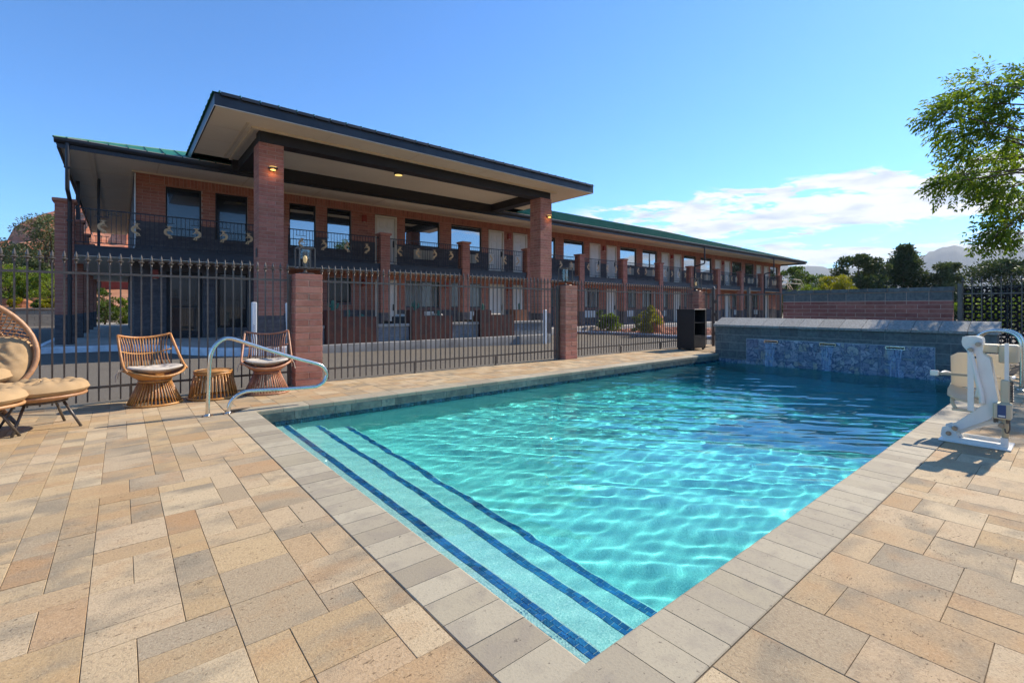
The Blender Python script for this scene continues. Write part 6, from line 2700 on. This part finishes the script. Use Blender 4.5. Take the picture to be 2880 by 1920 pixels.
# ---- left: shrubs and junipers on the red bank
specs = [('juniper_tree', 'tall olive juniper beside the corner pillar of the motel', 146, 39, 1.9, 7.0, 5.4, 'leaf_pale', 'round', 130, 'tree'),
         ('juniper_tree', 'dark juniper below the red rock on the left bank', 66, 42, 2.0, 4.9, 4.6, 'leaf_juniper', 'round', 70, 'tree'),
         ('juniper_tree', 'dark juniper at the left edge behind the egg chair', -10, 43, 2.0, 4.8, 5.0, 'leaf_juniper', 'round', 70, 'tree'),
         ('juniper_tree', 'small dark juniper between the two bright bank shrubs', 95, 37, 1.7, 3.2, 2.4, 'leaf_juniper', 'round', 40, 'tree'),
         ('shrub', 'large bright green shrub on the bank at the left edge', 22, 34.5, 1.35, 3.1, 3.6, 'leaf_bright', 'round', 60, 'shrub'),
         ('shrub', 'bright green shrub in the middle of the left bank', 66, 34, 1.35, 2.2, 2.4, 'leaf_bright', 'round', 44, 'shrub'),
         ('shrub', 'bright green shrub half hidden by the motel corner pillar', 146, 34.5, 1.35, 2.7, 2.8, 'leaf_bright', 'round', 50, 'shrub'),
         ('shrub', 'tiny yellow-green tuft on the retaining wall', 42, 31.8, 1.2, .75, .8, 'leaf_yellow', 'round', 16, 'shrub'),
         ('shrub', 'small olive tuft beside the red boulder', 118, 32, 1.2, .65, 1.0, 'leaf_mid', 'round', 16, 'shrub'),
         ('shrub', 'small yellow tuft by the motel corner pillar', 140, 31.8, 1.2, .7, 1.1, 'leaf_yellow', 'round', 18, 'shrub')]
for k, (nm, lb, px, dep, z0, h, w, mt, sh, cl, ct) in enumerate(specs):
    x, y = place(px, dep)
    bushy_tree(nm, lb, x, y, z0 - .15, h, w, mt, 50 + k, sh, cl, 110, (.07, .16) if ct == 'shrub' else (.09, .2), group='plants on the red bank', cat=ct)


def boulder(x, y, z, r_, seed, label):
    rs = np.random.RandomState(seed)
    b = MB()
    b.ell((0, 0, 0), (1, 1, 1), 14, 10)
    ph = rs.rand(9) * 6.28
    out = []
    for (vx, vy, vz) in b.v:
        q = 1 + .18 * math.sin(2.1 * vx + ph[0] + 1.7 * vy) + .14 * math.sin(3.3 * vz + ph[1] + 2 * vx) + .10 * math.sin(5 * vy + ph[2] - 3 * vz)
        out.append((x + vx * q * r_[0], y + vy * q * r_[1], z + vz * q * r_[2]))
    b.v = out
    o = b.build('boulder', MAT['boulder'])
    return tag(o, label, 'boulder', 'red boulders')


for k, (px, dep, z, s, lb) in enumerate(((70, 32.3, 1.45, .42, 'orange boulder on the left bank above the retaining wall'), (15, 33, 1.4, .5, 'red boulder at the left edge of the bank'),
                                         (110, 33.5, 1.5, .5, 'flat red boulder between tufts on the bank'))):
    x, y = place(px, dep)
    boulder(x, y, z, (s, s * .8, s * .75), k, lb)

# island plants in the lot
x, y = place(1718, 25.0)
bushy_tree('shrub', 'green shrub on the left of the planted island', x, y, -.1, .95, 1.15, 'leaf_bright', 71, 'round', 40, 90, (.05, .12), group='shrubs in the planted island', cat='shrub')
x, y = place(1690, 25.6)
bushy_tree('shrub', 'wispy stray shrub beside the green island shrub', x, y, -.1, 1.2, .5, 'leaf_mid', 72, 'round', 14, 50, (.05, .12), group='shrubs in the planted island', cat='shrub')
x, y = place(1828, 22.6)
bushy_tree('shrub', 'tall yellow-green shrub in front of the island boulder', x, y, -.1, 1.35, .95, 'leaf_yellow', 73, 'round', 44, 90, (.05, .12), group='shrubs in the planted island', cat='shrub')
x, y = place(1790, 24.5)
bushy_tree('shrub', 'small mid green shrub between the two brighter island shrubs', x, y, -.1, .85, .6, 'leaf_mid', 74, 'round', 18, 60, (.05, .11), group='shrubs in the planted island', cat='shrub')
x, y = place(1845, 23.4)
boulder(x, y, .25, (.45, .4, .75), 9, 'red standing boulder behind the island shrubs')

# end of the left walkway: two bushes and a red stucco building
x, y = place(292, 29.0)
bushy_tree('shrub', 'dark green bush at the end of the ground-floor walkway, nearer the pillars', x, y, .15, 2.2, 1.5, 'leaf_mid', 81, 'round', 40, 90, (.06, .14), group='bushes at the walkway end', cat='shrub')
x, y = place(350, 30.0)
bushy_tree('shrub', 'round green bush at the walkway end beside the motel wall', x, y, .15, 1.7, 1.5, 'leaf_bright', 82, 'round', 40, 90, (.06, .14), group='bushes at the walkway end', cat='shrub')
rb_ = thing('stucco_building', 'red stucco building seen through the ground-floor walkway', 'building', (2, 58, 1.0))
b = MB()
b.box(-3.5, 9, 57.5, 66, .5, 5.0)
b.build('wall', MAT['red_stucco'], rb_)
b = MB()
b.box(-3.9, 9.4, 57.1, 66.4, 5.0, 5.25)
b.build('roof', MAT['concrete'], rb_)
b = MB()
b.box(1.3, 1.5, 57.2, 57.49, .5, 4.99)
b.build('downpipe', MAT['white_paint'], rb_)
b = MB()
b.box(-2.6, -1.4, 57.44, 57.499, 2.2, 3.6)
b.build('window', MAT['pane_dark'], rb_)
# ------------------------------------------------------------------ air: thin blue haze over the far hills
hz = MB()
hz.box(-6200, 6200, -6200, 6200, -32, 350)
hm = bpy.data.materials.new('haze')
hm.use_nodes = True
hm.node_tree.nodes.clear()
ht = NT(hm.node_tree)
pv = ht('VolumePrincipled', None, Color=(0.78, 0.88, 1.0, 1), Density=0.00012, Anisotropy=0.2)
ho = ht('OutputMaterial')
hm.node_tree.links.new(pv.outputs[0], ho.inputs['Volume'])
hz_o = hz.build('haze', hm, kind='stuff')
hz_o['label'] = 'thin bluish haze in front of the far hills'
